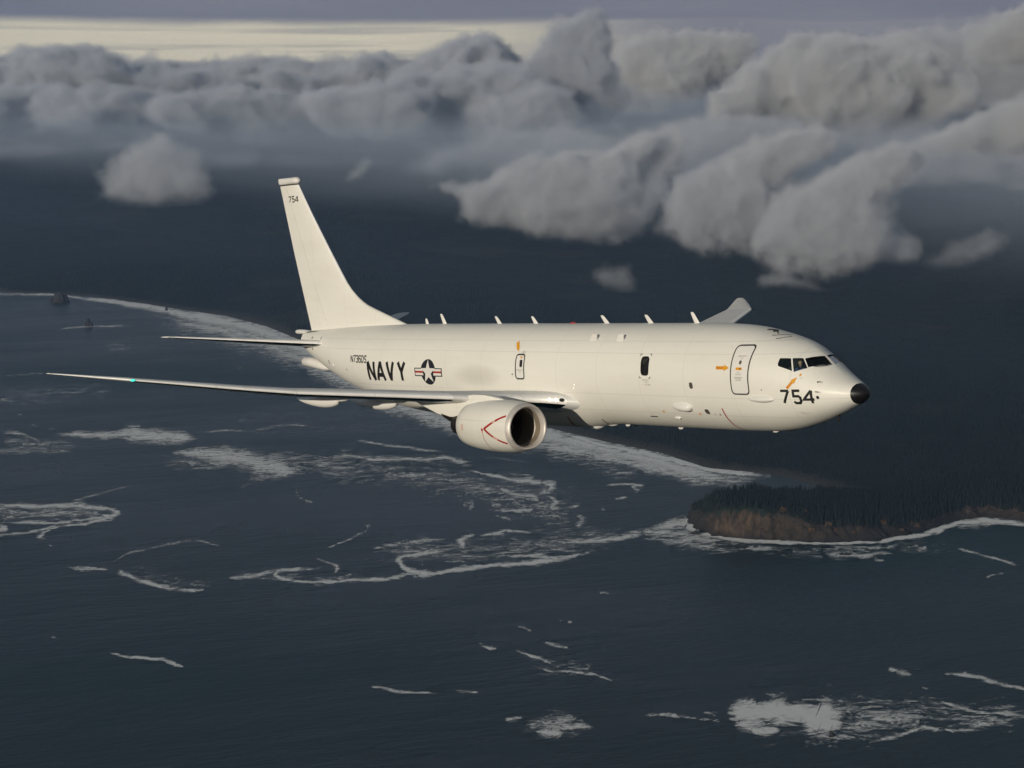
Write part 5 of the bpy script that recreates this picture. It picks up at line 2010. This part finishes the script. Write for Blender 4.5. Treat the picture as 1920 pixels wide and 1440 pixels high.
lay('insignia_star', [[star[i - 1], star[i], star[i + 1]] for i in range(0, 9, 2)] + [[star[i] for i in (1, 3, 5, 7, 9)]], M_STARW, off=.014, cell=.08)


# printed words from the built-in font
def words(name, text, s, z, h, mat, off=.005, ang=0.0, squeeze=1.0, mapper=None, parent=None, thick=0.0):
    cu = bpy.data.curves.new(name, 'FONT')
    cu.body = text
    cu.size = h * 1.4
    cu.align_x = 'CENTER'
    cu.align_y = 'CENTER'
    cu.offset = thick
    cu.resolution_u = 2
    o = bpy.data.objects.new(name, cu)
    COL.objects.link(o)
    bpy.context.view_layer.update()
    me = bpy.data.meshes.new_from_object(o.evaluated_get(bpy.context.evaluated_depsgraph_get()))
    bpy.data.objects.remove(o, do_unlink=True)
    mp = mapper or (lambda a, b: side_point(a, b, off))
    ca, sa = math.cos(ang), math.sin(ang)
    for v in me.vertices:
        u, w_ = v.co.x * squeeze, v.co.y
        u, w_ = u * ca - w_ * sa, u * sa + w_ * ca
        v.co = mp(s - u, z + w_)
    me.materials.clear()
    me.materials.append(mat)
    return link(bpy.data.objects.new(name, me), parent or plane)


# forward door: raised panel, dark outline, window, handle, words
def rr_poly(s0, s1, z0, z1, r, n=6):
    return round_poly([(s0, z1), (s1, z1), (s1, z0), (s0, z0)], r, n)


door = lay('door', [rr_poly(5.09, 4.30, -.43, 1.27, .17)], M_WHITE2, off=.006, cell=.09)
lay('door_outline', stroke(rr_poly(5.11, 4.28, -.45, 1.29, .18, 8), .050, True), M_SEAL, door, off=.009)
lay('door_window', [[(4.70 + .06 * math.cos(a), .70 + .075 * math.sin(a)) for a in np.linspace(0, 6.28, 15)[:-1]]], M_GREYSPOT, door, off=.010)
lay('door_handle_plate', [rr_poly(4.87, 4.58, .425, .525, .045)], M_ORANGE, door, off=.010)
lay('door_handle', [rr_poly(4.72, 4.62, .455, .485, .01)], M_SEAL, door, off=.013)
lay('handle_mark', [rr_poly(4.96, 4.90, .45, .50, .01)], M_STARW, door, off=.010)
words('door_print', 'EMERGENCY', 4.67, .915, .052, M_PRINT, parent=door, off=.010)
words('door_print', 'EXIT', 4.67, .835, .046, M_PRINT, parent=door, off=.010)
words('door_print', 'EXIT', 4.735, .345, .045, M_PRINT, parent=door, off=.010)
words('door_print', 'RELEASE', 4.735, .27, .052, M_PRINT, parent=door, off=.010)
for k in range(3):
    lay('fine_print', [[(4.93 - .03 * k, .175 - .05 * k), (4.55 + .03 * k, .175 - .05 * k), (4.55 + .03 * k, .155 - .05 * k), (4.93 - .03 * k, .155 - .05 * k)]], M_PRINT, door, off=.010)


def arrow(s0, z0, s1, z1, w, head, mat=M_ORANGE, text=None):
    d = Vector((s1 - s0, z1 - z0))
    L = d.length
    d.normalize()
    n = Vector((-d.y, d.x))
    o = Vector((s0, z0))
    hb = L - head * 1.1
    P = [o + n * w / 2, o + d * hb + n * w / 2, o + d * hb + n * head / 2, o + d * L, o + d * hb - n * head / 2, o + d * hb - n * w / 2, o - n * w / 2]
    a_ = lay('rescue_arrow', [[P[0], P[1], P[5], P[6]], [P[2], P[3], P[4]]], mat, off=.006)
    if text:
        c = o + d * (hb * .5)
        ang = math.atan2(d.y, -d.x)
        if abs(ang) > math.pi / 2:
            ang -= math.pi
        words('rescue_print', text, c.x, c.y, w * .55, M_RED, off=.010, ang=ang, parent=a_)


arrow(5.86, .503, 5.20, .503, .125, .24, text='RESCUE')
arrow(2.62, -.225, 2.27, .165, .105, .20, text='RESCUE')
arrow(18.14, 1.36, 17.80, .99, .15, .20)
lay('release_mark', [[(2.19 + .035 * math.cos(a), .235 + .05 * math.sin(a)) for a in np.linspace(0, 6.28, 10)[:-1]]], M_ORANGE, off=.006)
words('release_print', 'PULL', 2.12, .125, .035, M_PRINT)
# emergency hatch over the wing
hatch = lay('emergency_hatch', [rr_poly(17.85, 17.33, -.10, .85, .13)], M_WHITE2, off=.003, cell=.09)
hatch_cut = [(17.60, .66), (17.43, .66), (17.42, .36), (17.59, .36)]
lay('hatch_outline', stroke(rr_poly(17.87, 17.31, -.12, .87, .15, 8), .06, True), M_SEAL, hatch, off=.009)
lay('hatch_window_pane', [rr_poly(17.60, 17.42, .36, .66, .075)], M_GREYSPOT, hatch, off=.010)
lay('hatch_window_glass', [rr_poly(17.555, 17.425, .375, .645, .06)], M_DARKGLASS, hatch, off=.013)
lay('hatch_mark', [rr_poly(17.62, 17.42, .755, .79, .01), rr_poly(17.55, 17.49, .70, .755, .01)], M_ORANGE, hatch, off=.010)
words('hatch_print', 'EMERGENCY', 17.58, .235, .055, M_PRINT, parent=hatch, off=.010, squeeze=1.1)
words('hatch_print', 'EXIT', 17.57, .155, .05, M_PRINT, parent=hatch, off=.010)
words('hatch_print', 'EXIT', 17.42, .99, .045, M_PRINT, off=.010)
words('hatch_print', 'RELEASE', 17.45, .93, .045, M_PRINT, off=.010)
# big side window: corner marks and words
for (a, b, da, db) in ((10.13, .955, -1, -1), (9.50, .96, 1, -1), (10.10, .06, -1, 1), (9.49, .055, 1, 1)):
    lay('corner_mark', stroke([(a + da * .09, b), (a, b), (a, b + db * .075)], .028), M_SEAL)
words('window_print', 'EMERGENCY', 9.76, -.02, .052, M_PRINT)
words('window_print', 'ENTRY', 9.72, -.11, .05, M_PRINT)
words('window_print', 'CUT HERE', 9.68, -.205, .055, M_PRINT)
# red lines: belly stripe under the door, stripe at the wing root
def th_map(off=.006):
    def f(s, th):
        y, z = surf(np.array([s]), np.array([th]), off)
        return A(s, float(y[0]), float(z[0]))
    return f


lay('red_stripe', stroke([(5.92, -.56), (5.94, -.75), (5.93, -.95), (5.88, -1.15), (5.80, -1.35), (5.75, -1.50)], .055), M_RED, mapper=th_map(), cell=.06)
lay('red_stripe', stroke([(15.35, -.86), (15.45, -1.0), (15.62, -1.16), (15.70, -1.32)], .07), M_RED, mapper=th_map(), cell=.06)
lay('dark_seam', stroke([(13.55, -1.02), (13.62, -1.16), (13.70, -1.30)], .05), M_SEAL, mapper=th_map(), cell=.06)
lay('dark_seam', stroke([(11.45, -1.42), (10.95, -1.425), (10.45, -1.43)], .07), M_SEAL, mapper=th_map(), cell=.06)
lay('dark_vent', [rr_poly(10.30, 9.88, -1.52, -1.475, .02)], M_SEAL)
lay('orange_mark', [rr_poly(9.34, 9.26, -1.30, -1.22, .02)], M_ORANGE)
lay('orange_mark', [rr_poly(7.33, 7.23, -1.33, -1.25, .02)], M_ORANGE)
for (s, z, r) in ((1.515, -.56, .055), (6.19, -1.28, .03), (18.10, .06, .035), (5.35, 1.25, .015), (8.35, -1.22, .025), (35.2, 1.41, .05), (34.92, .90, .05), (31.15, .02, .035), (6.45, -1.27, .02), (3.7, -.28, .03)):
    lay('small_port', [[(s + r * math.cos(a), z + r * 1.15 * math.sin(a)) for a in np.linspace(0, 6.28, 13)[:-1]]], M_SEAL if s not in (5.35, 3.7, 8.35) else M_PRINT, cell=.05)
lay('tail_slot', stroke([(33.10, .40), (33.02, .22)], .06), M_SEAL)
lay('tail_slot', stroke([(34.2, 1.47), (34.2, 1.34)], .05), M_SEAL)
lay('rudder_foot_gap', stroke([(36.30, 1.62), (35.6, 1.685), (34.9, 1.72)], .045), M_SEAL, mapper=lambda s, z: side_point(s, min(z, 1.69), .01))
words('static_print', '+ NO STEP', 2.34, -1.115, .03, M_PRINT)
words('static_print', 'STATIC PORT', 2.22, -1.165, .03, M_PRINT)
# markings on the crown above the cockpit
for P_, w_ in (([(4.75, 1.50), (4.55, 1.62), (4.35, 1.50)], .13), ([(4.30, 1.52), (4.10, 1.44)], .035), ([(4.15, 1.28), (4.05, 1.34), (3.70, 1.60)], .035), ([(3.85, 1.20), (3.72, 1.28), (3.55, 1.52)], .035)):
    lay('crown_marking', stroke(P_, w_), M_SEAL, mapper=th_map(), cell=.06)

# cowl markings
cm_ = lambda s, a: cowl_point(s, a)
lay('intake_warning_line', stroke([(13.72, .60), (14.0, .47), (14.3, .32), (14.6, .17), (14.88, .03)], .085) + stroke([(14.88, .05), (14.6, -.12), (14.3, -.29), (14.0, -.44), (13.72, -.57)], .085), M_RED, cowl_r, mapper=cm_, cell=.06)
for (a, b, c, d) in ((14.38, .28, 14.22, .36), (14.36, -.255, 14.14, -.37)):
    lay('warning_line_print', stroke([(a, b), (c, d)], .075), M_PALERED, cowl_r, mapper=lambda s, a: cowl_point(s, a, .009), cell=.05)
lay('cowl_seam', stroke([(14.98, .0), (14.98, -.3), (14.95, -.7), (14.9, -1.1), (14.85, -1.5)], .022), M_RED, cowl_r, mapper=cm_, cell=.06)
lay('cowl_mark', [rr_poly(15.05, 14.94, -.05, .05, .02)], M_RED, cowl_r, mapper=cm_, cell=.05)
words('cowl_print', 'CAUTION', 14.08, -.02, .13, M_STARW, mapper=cm_, parent=cowl_r)
for k in range(3):
    lay('cowl_print', [rr_poly(16.56, 16.36, .10 - .09 * k, .15 - .09 * k, .01)], M_PALERED, cowl_r, mapper=cm_, cell=.05)


# ---- antennas and bumps
def blade_antenna(name, s, zt, h, chord, rake, th=.035, y=0.0, mat=M_STARW, down=False, round_tip=False):
    k = -1 if down else 1
    V, Fc = [], []
    for f_, c_, t_ in ((0, 1.0, 1.0), (.75, .72, .7), (1.0, .50, .4)):
        for q, wv in ((0, 0), (.3, 1), (.7, .8), (1, 0)):
            V.append((s + rake * f_ - chord * c_ / 2 + chord * c_ * q, y + th * .5 * wv * t_, zt + k * h * f_))
        for q, wv in ((.7, .8), (.3, 1)):
            V.append((s + rake * f_ - chord * c_ / 2 + chord * c_ * q, y - th * .5 * wv * t_, zt + k * h * f_))
    for i in range(2):
        for j in range(6):
            q = (j + 1) % 6
            Fc.append((i * 6 + j, i * 6 + q, (i + 1) * 6 + q, (i + 1) * 6 + j))
    Fc += [tuple(range(6)), tuple(range(12, 18))]
    o = mesh_obj(name, [tuple(A(*v)) for v in V], Fc, mat, plane)
    bm = bmesh.new()
    bm.from_mesh(o.data)
    bmesh.ops.recalc_face_normals(bm, faces=bm.faces)
    bm.to_mesh(o.data)
    bm.free()
    sharp_by_angle(o, 40)
    return o


for s, h, c, rk in ((26.58, .25, .24, .06), (25.22, .46, .30, .25), (21.18, .33, .30, .27), (18.66, .32, .30, .25), (14.03, .34, .32, .32), (11.36, .35, .32, .30), (8.70, .44, .30, .27)):
    blade_antenna('blade_antenna', s, 1.985, h, c, rk, .09)
capsule('anti_collision_beacon', [(16.02, 0, 2.0, .03, .02), (16.08, 0, 2.01, .09, .05), (16.2, 0, 2.015, .11, .06), (16.32, 0, 2.01, .09, .05), (16.38, 0, 2.0, .03, .02)], M_BEACON, plane)
for s in (13.30, 11.68):      # square upright antennas high on the side
    yb = float(side_y(s, 1.45)) + .03
    V = []
    for dy in (0.0, -.045):
        V += [A(s + .25, yb + dy + .02, 1.40), A(s - .20, yb + dy + .02, 1.40), A(s - .20, yb + dy, 1.69), A(s + .06, yb + dy, 1.69)]
    wa = mesh_obj('upright_antenna', V, [(0, 1, 2, 3), (7, 6, 5, 4), (0, 4, 5, 1), (1, 5, 6, 2), (2, 6, 7, 3), (3, 7, 4, 0)], M_STARW, plane, smooth=False)
    mesh_obj('antenna_foot', [side_point(a_, b_, h_) for a_, b_, h_ in ((s + .28, 1.36, .012), (s - .24, 1.36, .012), (s - .24, 1.50, .012), (s + .28, 1.50, .012))], [(0, 1, 2, 3)], M_WHITE2, wa, smooth=False)


def bump(name, s0, s1, z0, z1, hgt, mat=M_WHITE2, prow=.5, parent=None, n=14, m=9):
    """faired blister on the starboard skin"""
    V, Fc = [], []
    for i in range(n + 1):
        f_ = i / n
        e = (math.sin(math.pi * f_ ** prow)) ** .55 if 0 < f_ < 1 else 0
        for j in range(m + 1):
            g_ = j / m
            zc = (z0 + z1) / 2 + (g_ - .5) * (z1 - z0) * (.15 + .85 * e)
            hh = hgt * e * (math.sin(math.pi * g_) ** .6 if 0 < g_ < 1 else 0)
            V.append(tuple(side_point(s0 + (s1 - s0) * f_, zc, hh - .004)))
    for i in range(n):
        for j in range(m):
            a = i * (m + 1) + j
            Fc.append((a, a + 1, a + m + 2, a + m + 1))
    o = mesh_obj(name, V, Fc, mat, parent or plane)
    if o.data.polygons[n * m // 2].normal.dot(side_normal((s0 + s1) / 2, (z0 + z1) / 2)) < 0:
        o.data.flip_normals()
    return o


bump('blister_fairing', 3.22, 4.42, -.75, -.50, .13, prow=.9)
bump('blister_fairing', 7.52, 8.62, -1.20, -.86, .20, prow=.62)
bump('small_blister', 8.55, 8.95, -1.55, -1.45, .07)
bump('small_blister', 11.33, 11.45, -.13, -.07, .05, M_ALU)
bump('small_blister', 32.55, 32.80, .10, .24, .06)
# small bright marker lamps by the wing root
for s, z in ((14.22, -.43), (14.14, -.30)):
    bump('marker_light', s - .022, s + .022, z - .022, z + .022, .012, M_LAND_L)
# probes by the nose
for z in (-.05, -.355):
    p0, p1 = side_point(1.55, z, 0), side_point(1.55, z, .09)
    p2 = p1 + Vector((.16, 0, 0))
    V, Fc = [], []
    for p, r in ((p0, .022), (p1, .018), (p2, .012)):
        for j in range(6):
            a = 2 * math.pi * j / 6
            V.append(tuple(p + Vector((0.0 if p is p2 else .3 * r * math.cos(a), r * math.cos(a), r * math.sin(a)))))
    for i in range(2):
        for j in range(6):
            Fc.append((i * 6 + j, i * 6 + (j + 1) % 6, (i + 1) * 6 + (j + 1) % 6, (i + 1) * 6 + j))
    Fc.append(tuple(range(12, 18)))
    mesh_obj('pitot_probe', V, Fc, M_GREYSPOT, plane)
# belly
capsule('belly_dome', [(14.45, .15, -2.10, .02, .02), (14.55, .15, -2.12, .16, .10), (14.75, .15, -2.13, .24, .17), (15.05, .15, -2.13, .25, .19), (15.35, .15, -2.12, .20, .12), (15.6, .15, -2.10, .03, .03)], M_WHITE2, plane)
capsule('belly_dome', [(13.55, .15, -2.05, .02, .02), (13.7, .15, -2.06, .12, .06), (13.95, .15, -2.07, .16, .08), (14.25, .15, -2.06, .12, .06), (14.36, .15, -2.05, .02, .02)], M_WHITE2, plane)
for s, h in ((13.0, .10), (9.85, .10), (4.65, .07), (29.5, .12), (33.0, .16), (31.6, .12)):
    blade_antenna('belly_antenna', s, float(surf(np.array([s]), np.array([-math.pi / 2]))[1][0]) + .02, h, .34 if s < 20 else .2, .06, .07, .12, M_STARW, True)
capsule('nose_probe', [(1.46, .06, -1.28, .05, .05), (1.46, .06, -1.40, .06, .06), (1.49, .06, -1.47, .07, .07), (1.55, .06, -1.49, .05, .05)], M_SEAL, plane)
# landing lamps in the wing root: dark lens bay and two lit lamps
for s, y, z in ((15.17, 2.33, -.87), (14.93, 2.19, -.88)):
    bm = bmesh.new()
    bmesh.ops.create_uvsphere(bm, u_segments=14, v_segments=10, radius=.07)
    o = bm_obj('landing_light', bm, M_LAND_L, plane)
    o.location = A(s, y, z)
    o.scale = (.7, .7, 1)
bm = bmesh.new()
bmesh.ops.create_uvsphere(bm, u_segments=14, v_segments=10, radius=.10)
o = bm_obj('landing_light_bay', bm, M_SEAL, plane)
o.location = A(14.72, 2.07, -.90)
o.scale = (1.3, .8, .75)
# windshield wiper
p = [A(1.66, .30, .50), A(1.74, .62, .505), A(1.90, .80, .50)]
V, Fc = [], []
for q in p:
    q = q + Vector((.05, -.03, .02))
    V += [tuple(q + Vector((0, 0, .012))), tuple(q + Vector((.012, -.012, -.012))), tuple(q + Vector((-.012, .012, -.012)))]
for i in range(2):
    for j in range(3):
        Fc.append((i * 3 + j, i * 3 + (j + 1) % 3, (i + 1) * 3 + (j + 1) % 3, (i + 1) * 3 + j))
mesh_obj('wiper', V, Fc, M_SEAL, plane)


# ---- the pilot behind the side window
M_SKIN = simple('skin', (0.50, 0.30, 0.22), 0.55, var=0.08, vscale=8)
M_SHIRT = simple('blue_flight_suit', (0.05, 0.08, 0.22), 0.85, var=0.2, vscale=10)
M_HAIR = simple('short_dark_hair', (0.05, 0.035, 0.025), 0.8, var=0.3, vscale=30)
M_SEATC = simple('cockpit_seat_cloth', (0.05, 0.05, 0.055), 0.9, var=0.2)


def build_person():
    """seated figure, forward is -s, head turned to the camera; local metres, origin at the hip"""
    J = {  # joint: (forward, left, up), radius x, radius y
        'hip': ((0, 0, .02), .15, .17), 'waist': ((.01, 0, .18), .12, .155), 'chest': ((.02, 0, .36), .13, .18), 'neckb': ((.03, 0, .52), .075, .085),
        'neck': ((.045, 0, .585), .055, .055), 'jaw': ((.075, -.008, .655), .075, .068), 'skull': ((.06, -.005, .73), .098, .078), 'top': ((.05, 0, .80), .055, .05),
        'shR': ((.02, -.17, .47), .065, .065), 'elR': ((.10, -.26, .24), .048, .048), 'wrR': ((.34, -.20, .22), .032, .032), 'haR': ((.42, -.18, .23), .038, .025),
        'shL': ((.02, .17, .47), .065, .065), 'elL': ((.12, .25, .24), .048, .048), 'wrL': ((.36, .17, .24), .032, .032), 'haL': ((.44, .15, .25), .038, .025),
        'knR': ((.44, -.12, .06), .075, .075), 'anR': ((.55, -.12, -.36), .05, .05), 'toR': ((.72, -.12, -.42), .04, .045), 'knL': ((.44, .12, .06), .075, .075), 'anL': ((.55, .12, -.36), .05, .05), 'toL': ((.72, .12, -.42), .04, .045),
        'thR': ((.12, -.10, .03), .095, .095), 'thL': ((.12, .10, .03), .095, .095)}
    E_ = [('hip', 'waist'), ('waist', 'chest'), ('chest', 'neckb'), ('neckb', 'neck'), ('neck', 'jaw'), ('jaw', 'skull'), ('skull', 'top'), ('chest', 'shR'), ('shR', 'elR'), ('elR', 'wrR'), ('wrR', 'haR'),
          ('chest', 'shL'), ('shL', 'elL'), ('elL', 'wrL'), ('wrL', 'haL'), ('hip', 'thR'), ('thR', 'knR'), ('knR', 'anR'), ('anR', 'toR'), ('hip', 'thL'), ('thL', 'knL'), ('knL', 'anL'), ('anL', 'toL')]
    keys = list(J)
    V = [J[k][0] for k in keys]
    ED = [(keys.index(a), keys.index(b)) for a, b in E_]
    RAD = [(J[k][1], J[k][2]) for k in keys]
    # five fingers on each hand, curled round a control wheel
    for side, h in (('R', 'haR'), ('L', 'haL')):
        hb = Vector(J[h][0])
        sg = -1 if side == 'R' else 1
        for q, (dy, L) in enumerate(((.030, .072), (.010, .080), (-.010, .075), (-.030, .060))):
            a = hb + Vector((.035, dy * .9, .004))
            i0 = len(V)
            V += [tuple(a), tuple(a + Vector((L * .5, 0, -.012))), tuple(a + Vector((L * .7, 0, -.045)))]
            RAD += [(.0095, .0095), (.009, .009), (.008, .008)]
            ED += [(keys.index(h), i0), (i0, i0 + 1), (i0 + 1, i0 + 2)]
        a = hb + Vector((-.005, -sg * .035, .0))
        i0 = len(V)
        V += [tuple(a), tuple(a + Vector((.035, -sg * .02, -.02)))]
        RAD += [(.011, .011), (.009, .009)]
        ED += [(keys.index(h), i0), (i0, i0 + 1)]
    me = bpy.data.meshes.new('person')
    me.from_pydata([(v[0], v[1], v[2]) for v in V], ED, [])
    o = bpy.data.objects.new('person', me)
    COL.objects.link(o)
    md = o.modifiers.new('skin', 'SKIN')
    sv_ = me.skin_vertices[0].data
    for i, r in enumerate(RAD):
        sv_[i].radius = r
    sv_[0].use_root = True
    sub = o.modifiers.new('sub', 'SUBSURF')
    sub.levels = sub.render_levels = 2
    bpy.context.view_layer.update()
    dg2 = bpy.context.evaluated_depsgraph_get()
    body = bpy.data.meshes.new_from_object(o.evaluated_get(dg2))
    bpy.data.objects.remove(o, do_unlink=True)
    body.materials.clear()
    body.materials.append(M_SHIRT)
    body.materials.append(M_SKIN)
    # face: pull out a nose, press in the eyes, shape the chin
    hc = Vector((.065, -.005, .70))
    for v in body.vertices:
        d = v.co - hc
        if v.co.z > .62 and d.x > .03:
            nose = math.exp(-((d.y / .014) ** 2 + ((d.z + .005) / .022) ** 2))
            v.co.x += .022 * nose
            for ey in (-.032, .032):
                v.co.x -= .010 * math.exp(-(((d.y - ey) / .014) ** 2 + ((d.z - .022) / .010) ** 2))
            v.co.x -= .004 * math.exp(-((d.y / .025) ** 2 + ((d.z + .048) / .006) ** 2))
    for p in body.polygons:
        c = p.center
        p.material_index = 1 if (c.z > .565 or c.x > .33 and c.z > .15) else 0
    body.shade_smooth()
    root = bpy.data.objects.new('person', body)
    link(root)
    # hair cap, ears, eyes, headset
    iv, jf = ico_verts(4)
    iv, jf = iv.tolist(), jf.tolist()
    hv = [(p[0] * .108 + .052, p[1] * .088 - .004, p[2] * .105 + .735) for p in iv]
    keep_f = [f for f in jf if all(hv[i][2] > .715 + max(0, (hv[i][0] - .05)) * .75 for i in f)]
    mesh_obj('hair', hv, keep_f, M_HAIR, root)
    for sy in (-1, 1):
        mesh_obj('ear', [(p[0] * .018 + .05, p[1] * .008 + sy * .084 - .004, p[2] * .03 + .70) for p in iv[:162]], [f for f in jf if max(f) < 162] or jf[:1], M_SKIN, root)
        ev = [(p[0] * .011 + .148, p[1] * .011 + sy * .032 - .005, p[2] * .011 + .722) for p in iv]
        mesh_obj('eye', ev, jf, M_STARW, root)
    return root


pers = build_person()
HIP = A(2.86, .52, -.10)
pers.matrix_world = plane.matrix_world @ Matrix.Translation(HIP) @ Matrix.Rotation(math.radians(-14), 4, 'Z')
tag(pers, 'pilot in a blue flight suit sitting behind the cockpit side window', 'person')
# seat under and behind the pilot, part of the airplane
V, Fc = [], []


def box(V, Fc, s0, s1, y0, y1, z0, z1):
    b = len(V)
    V += [tuple(A(s, y, z)) for s in (s0, s1) for y in (y0, y1) for z in (z0, z1)]
    Fc += [tuple(b + i for i in f) for f in ((0, 1, 3, 2), (4, 6, 7, 5), (0, 4, 5, 1), (2, 3, 7, 6), (0, 2, 6, 4), (1, 5, 7, 3))]


for yy in (.52, -.52):
    V, Fc = [], []
    box(V, Fc, 2.52, 3.06, yy - .23, yy + .23, -.40, -.25)
    box(V, Fc, 3.05, 3.17, yy - .22, yy + .22, -.36, .46)
    box(V, Fc, 3.06, 3.15, yy - .11, yy + .11, .48, .70)
    mesh_obj('cockpit_seat', V, Fc, M_SEATC, plane, smooth=False)

# ================================================================== AIR
def haze_box():
    T0, T1, N0, N1, Z0, Z1 = -40500, 40500, -30500, N_FACE, -1.0, ALT + 260
    V = [from_tn(t, n, z) for t in (T0, T1) for n in (N0, N1) for z in (Z0, Z1)]
    Fc = [(0, 1, 3, 2), (4, 6, 7, 5), (0, 4, 5, 1), (2, 3, 7, 6), (0, 2, 6, 4), (1, 5, 7, 3)]
    m = bpy.data.materials.new('haze')
    m.use_nodes = True
    nt = m.node_tree
    nt.nodes.clear()
    out = nt.nodes.new('ShaderNodeOutputMaterial')
    pv = nt.nodes.new('ShaderNodeVolumePrincipled')
    pv.inputs['Color'].default_value = (0.38, 0.60, 1.0, 1)
    pv.inputs['Density'].default_value = HAZE
    nt.links.new(pv.outputs[0], out.inputs['Volume'])
    o = mesh_obj('haze', V, Fc, m, smooth=False)
    bm = bmesh.new()
    bm.from_mesh(o.data)
    bmesh.ops.recalc_face_normals(bm, faces=bm.faces)
    bm.to_mesh(o.data)
    bm.free()
    tag(o, kind='stuff')


HAZE = 1.8e-5
haze_box()
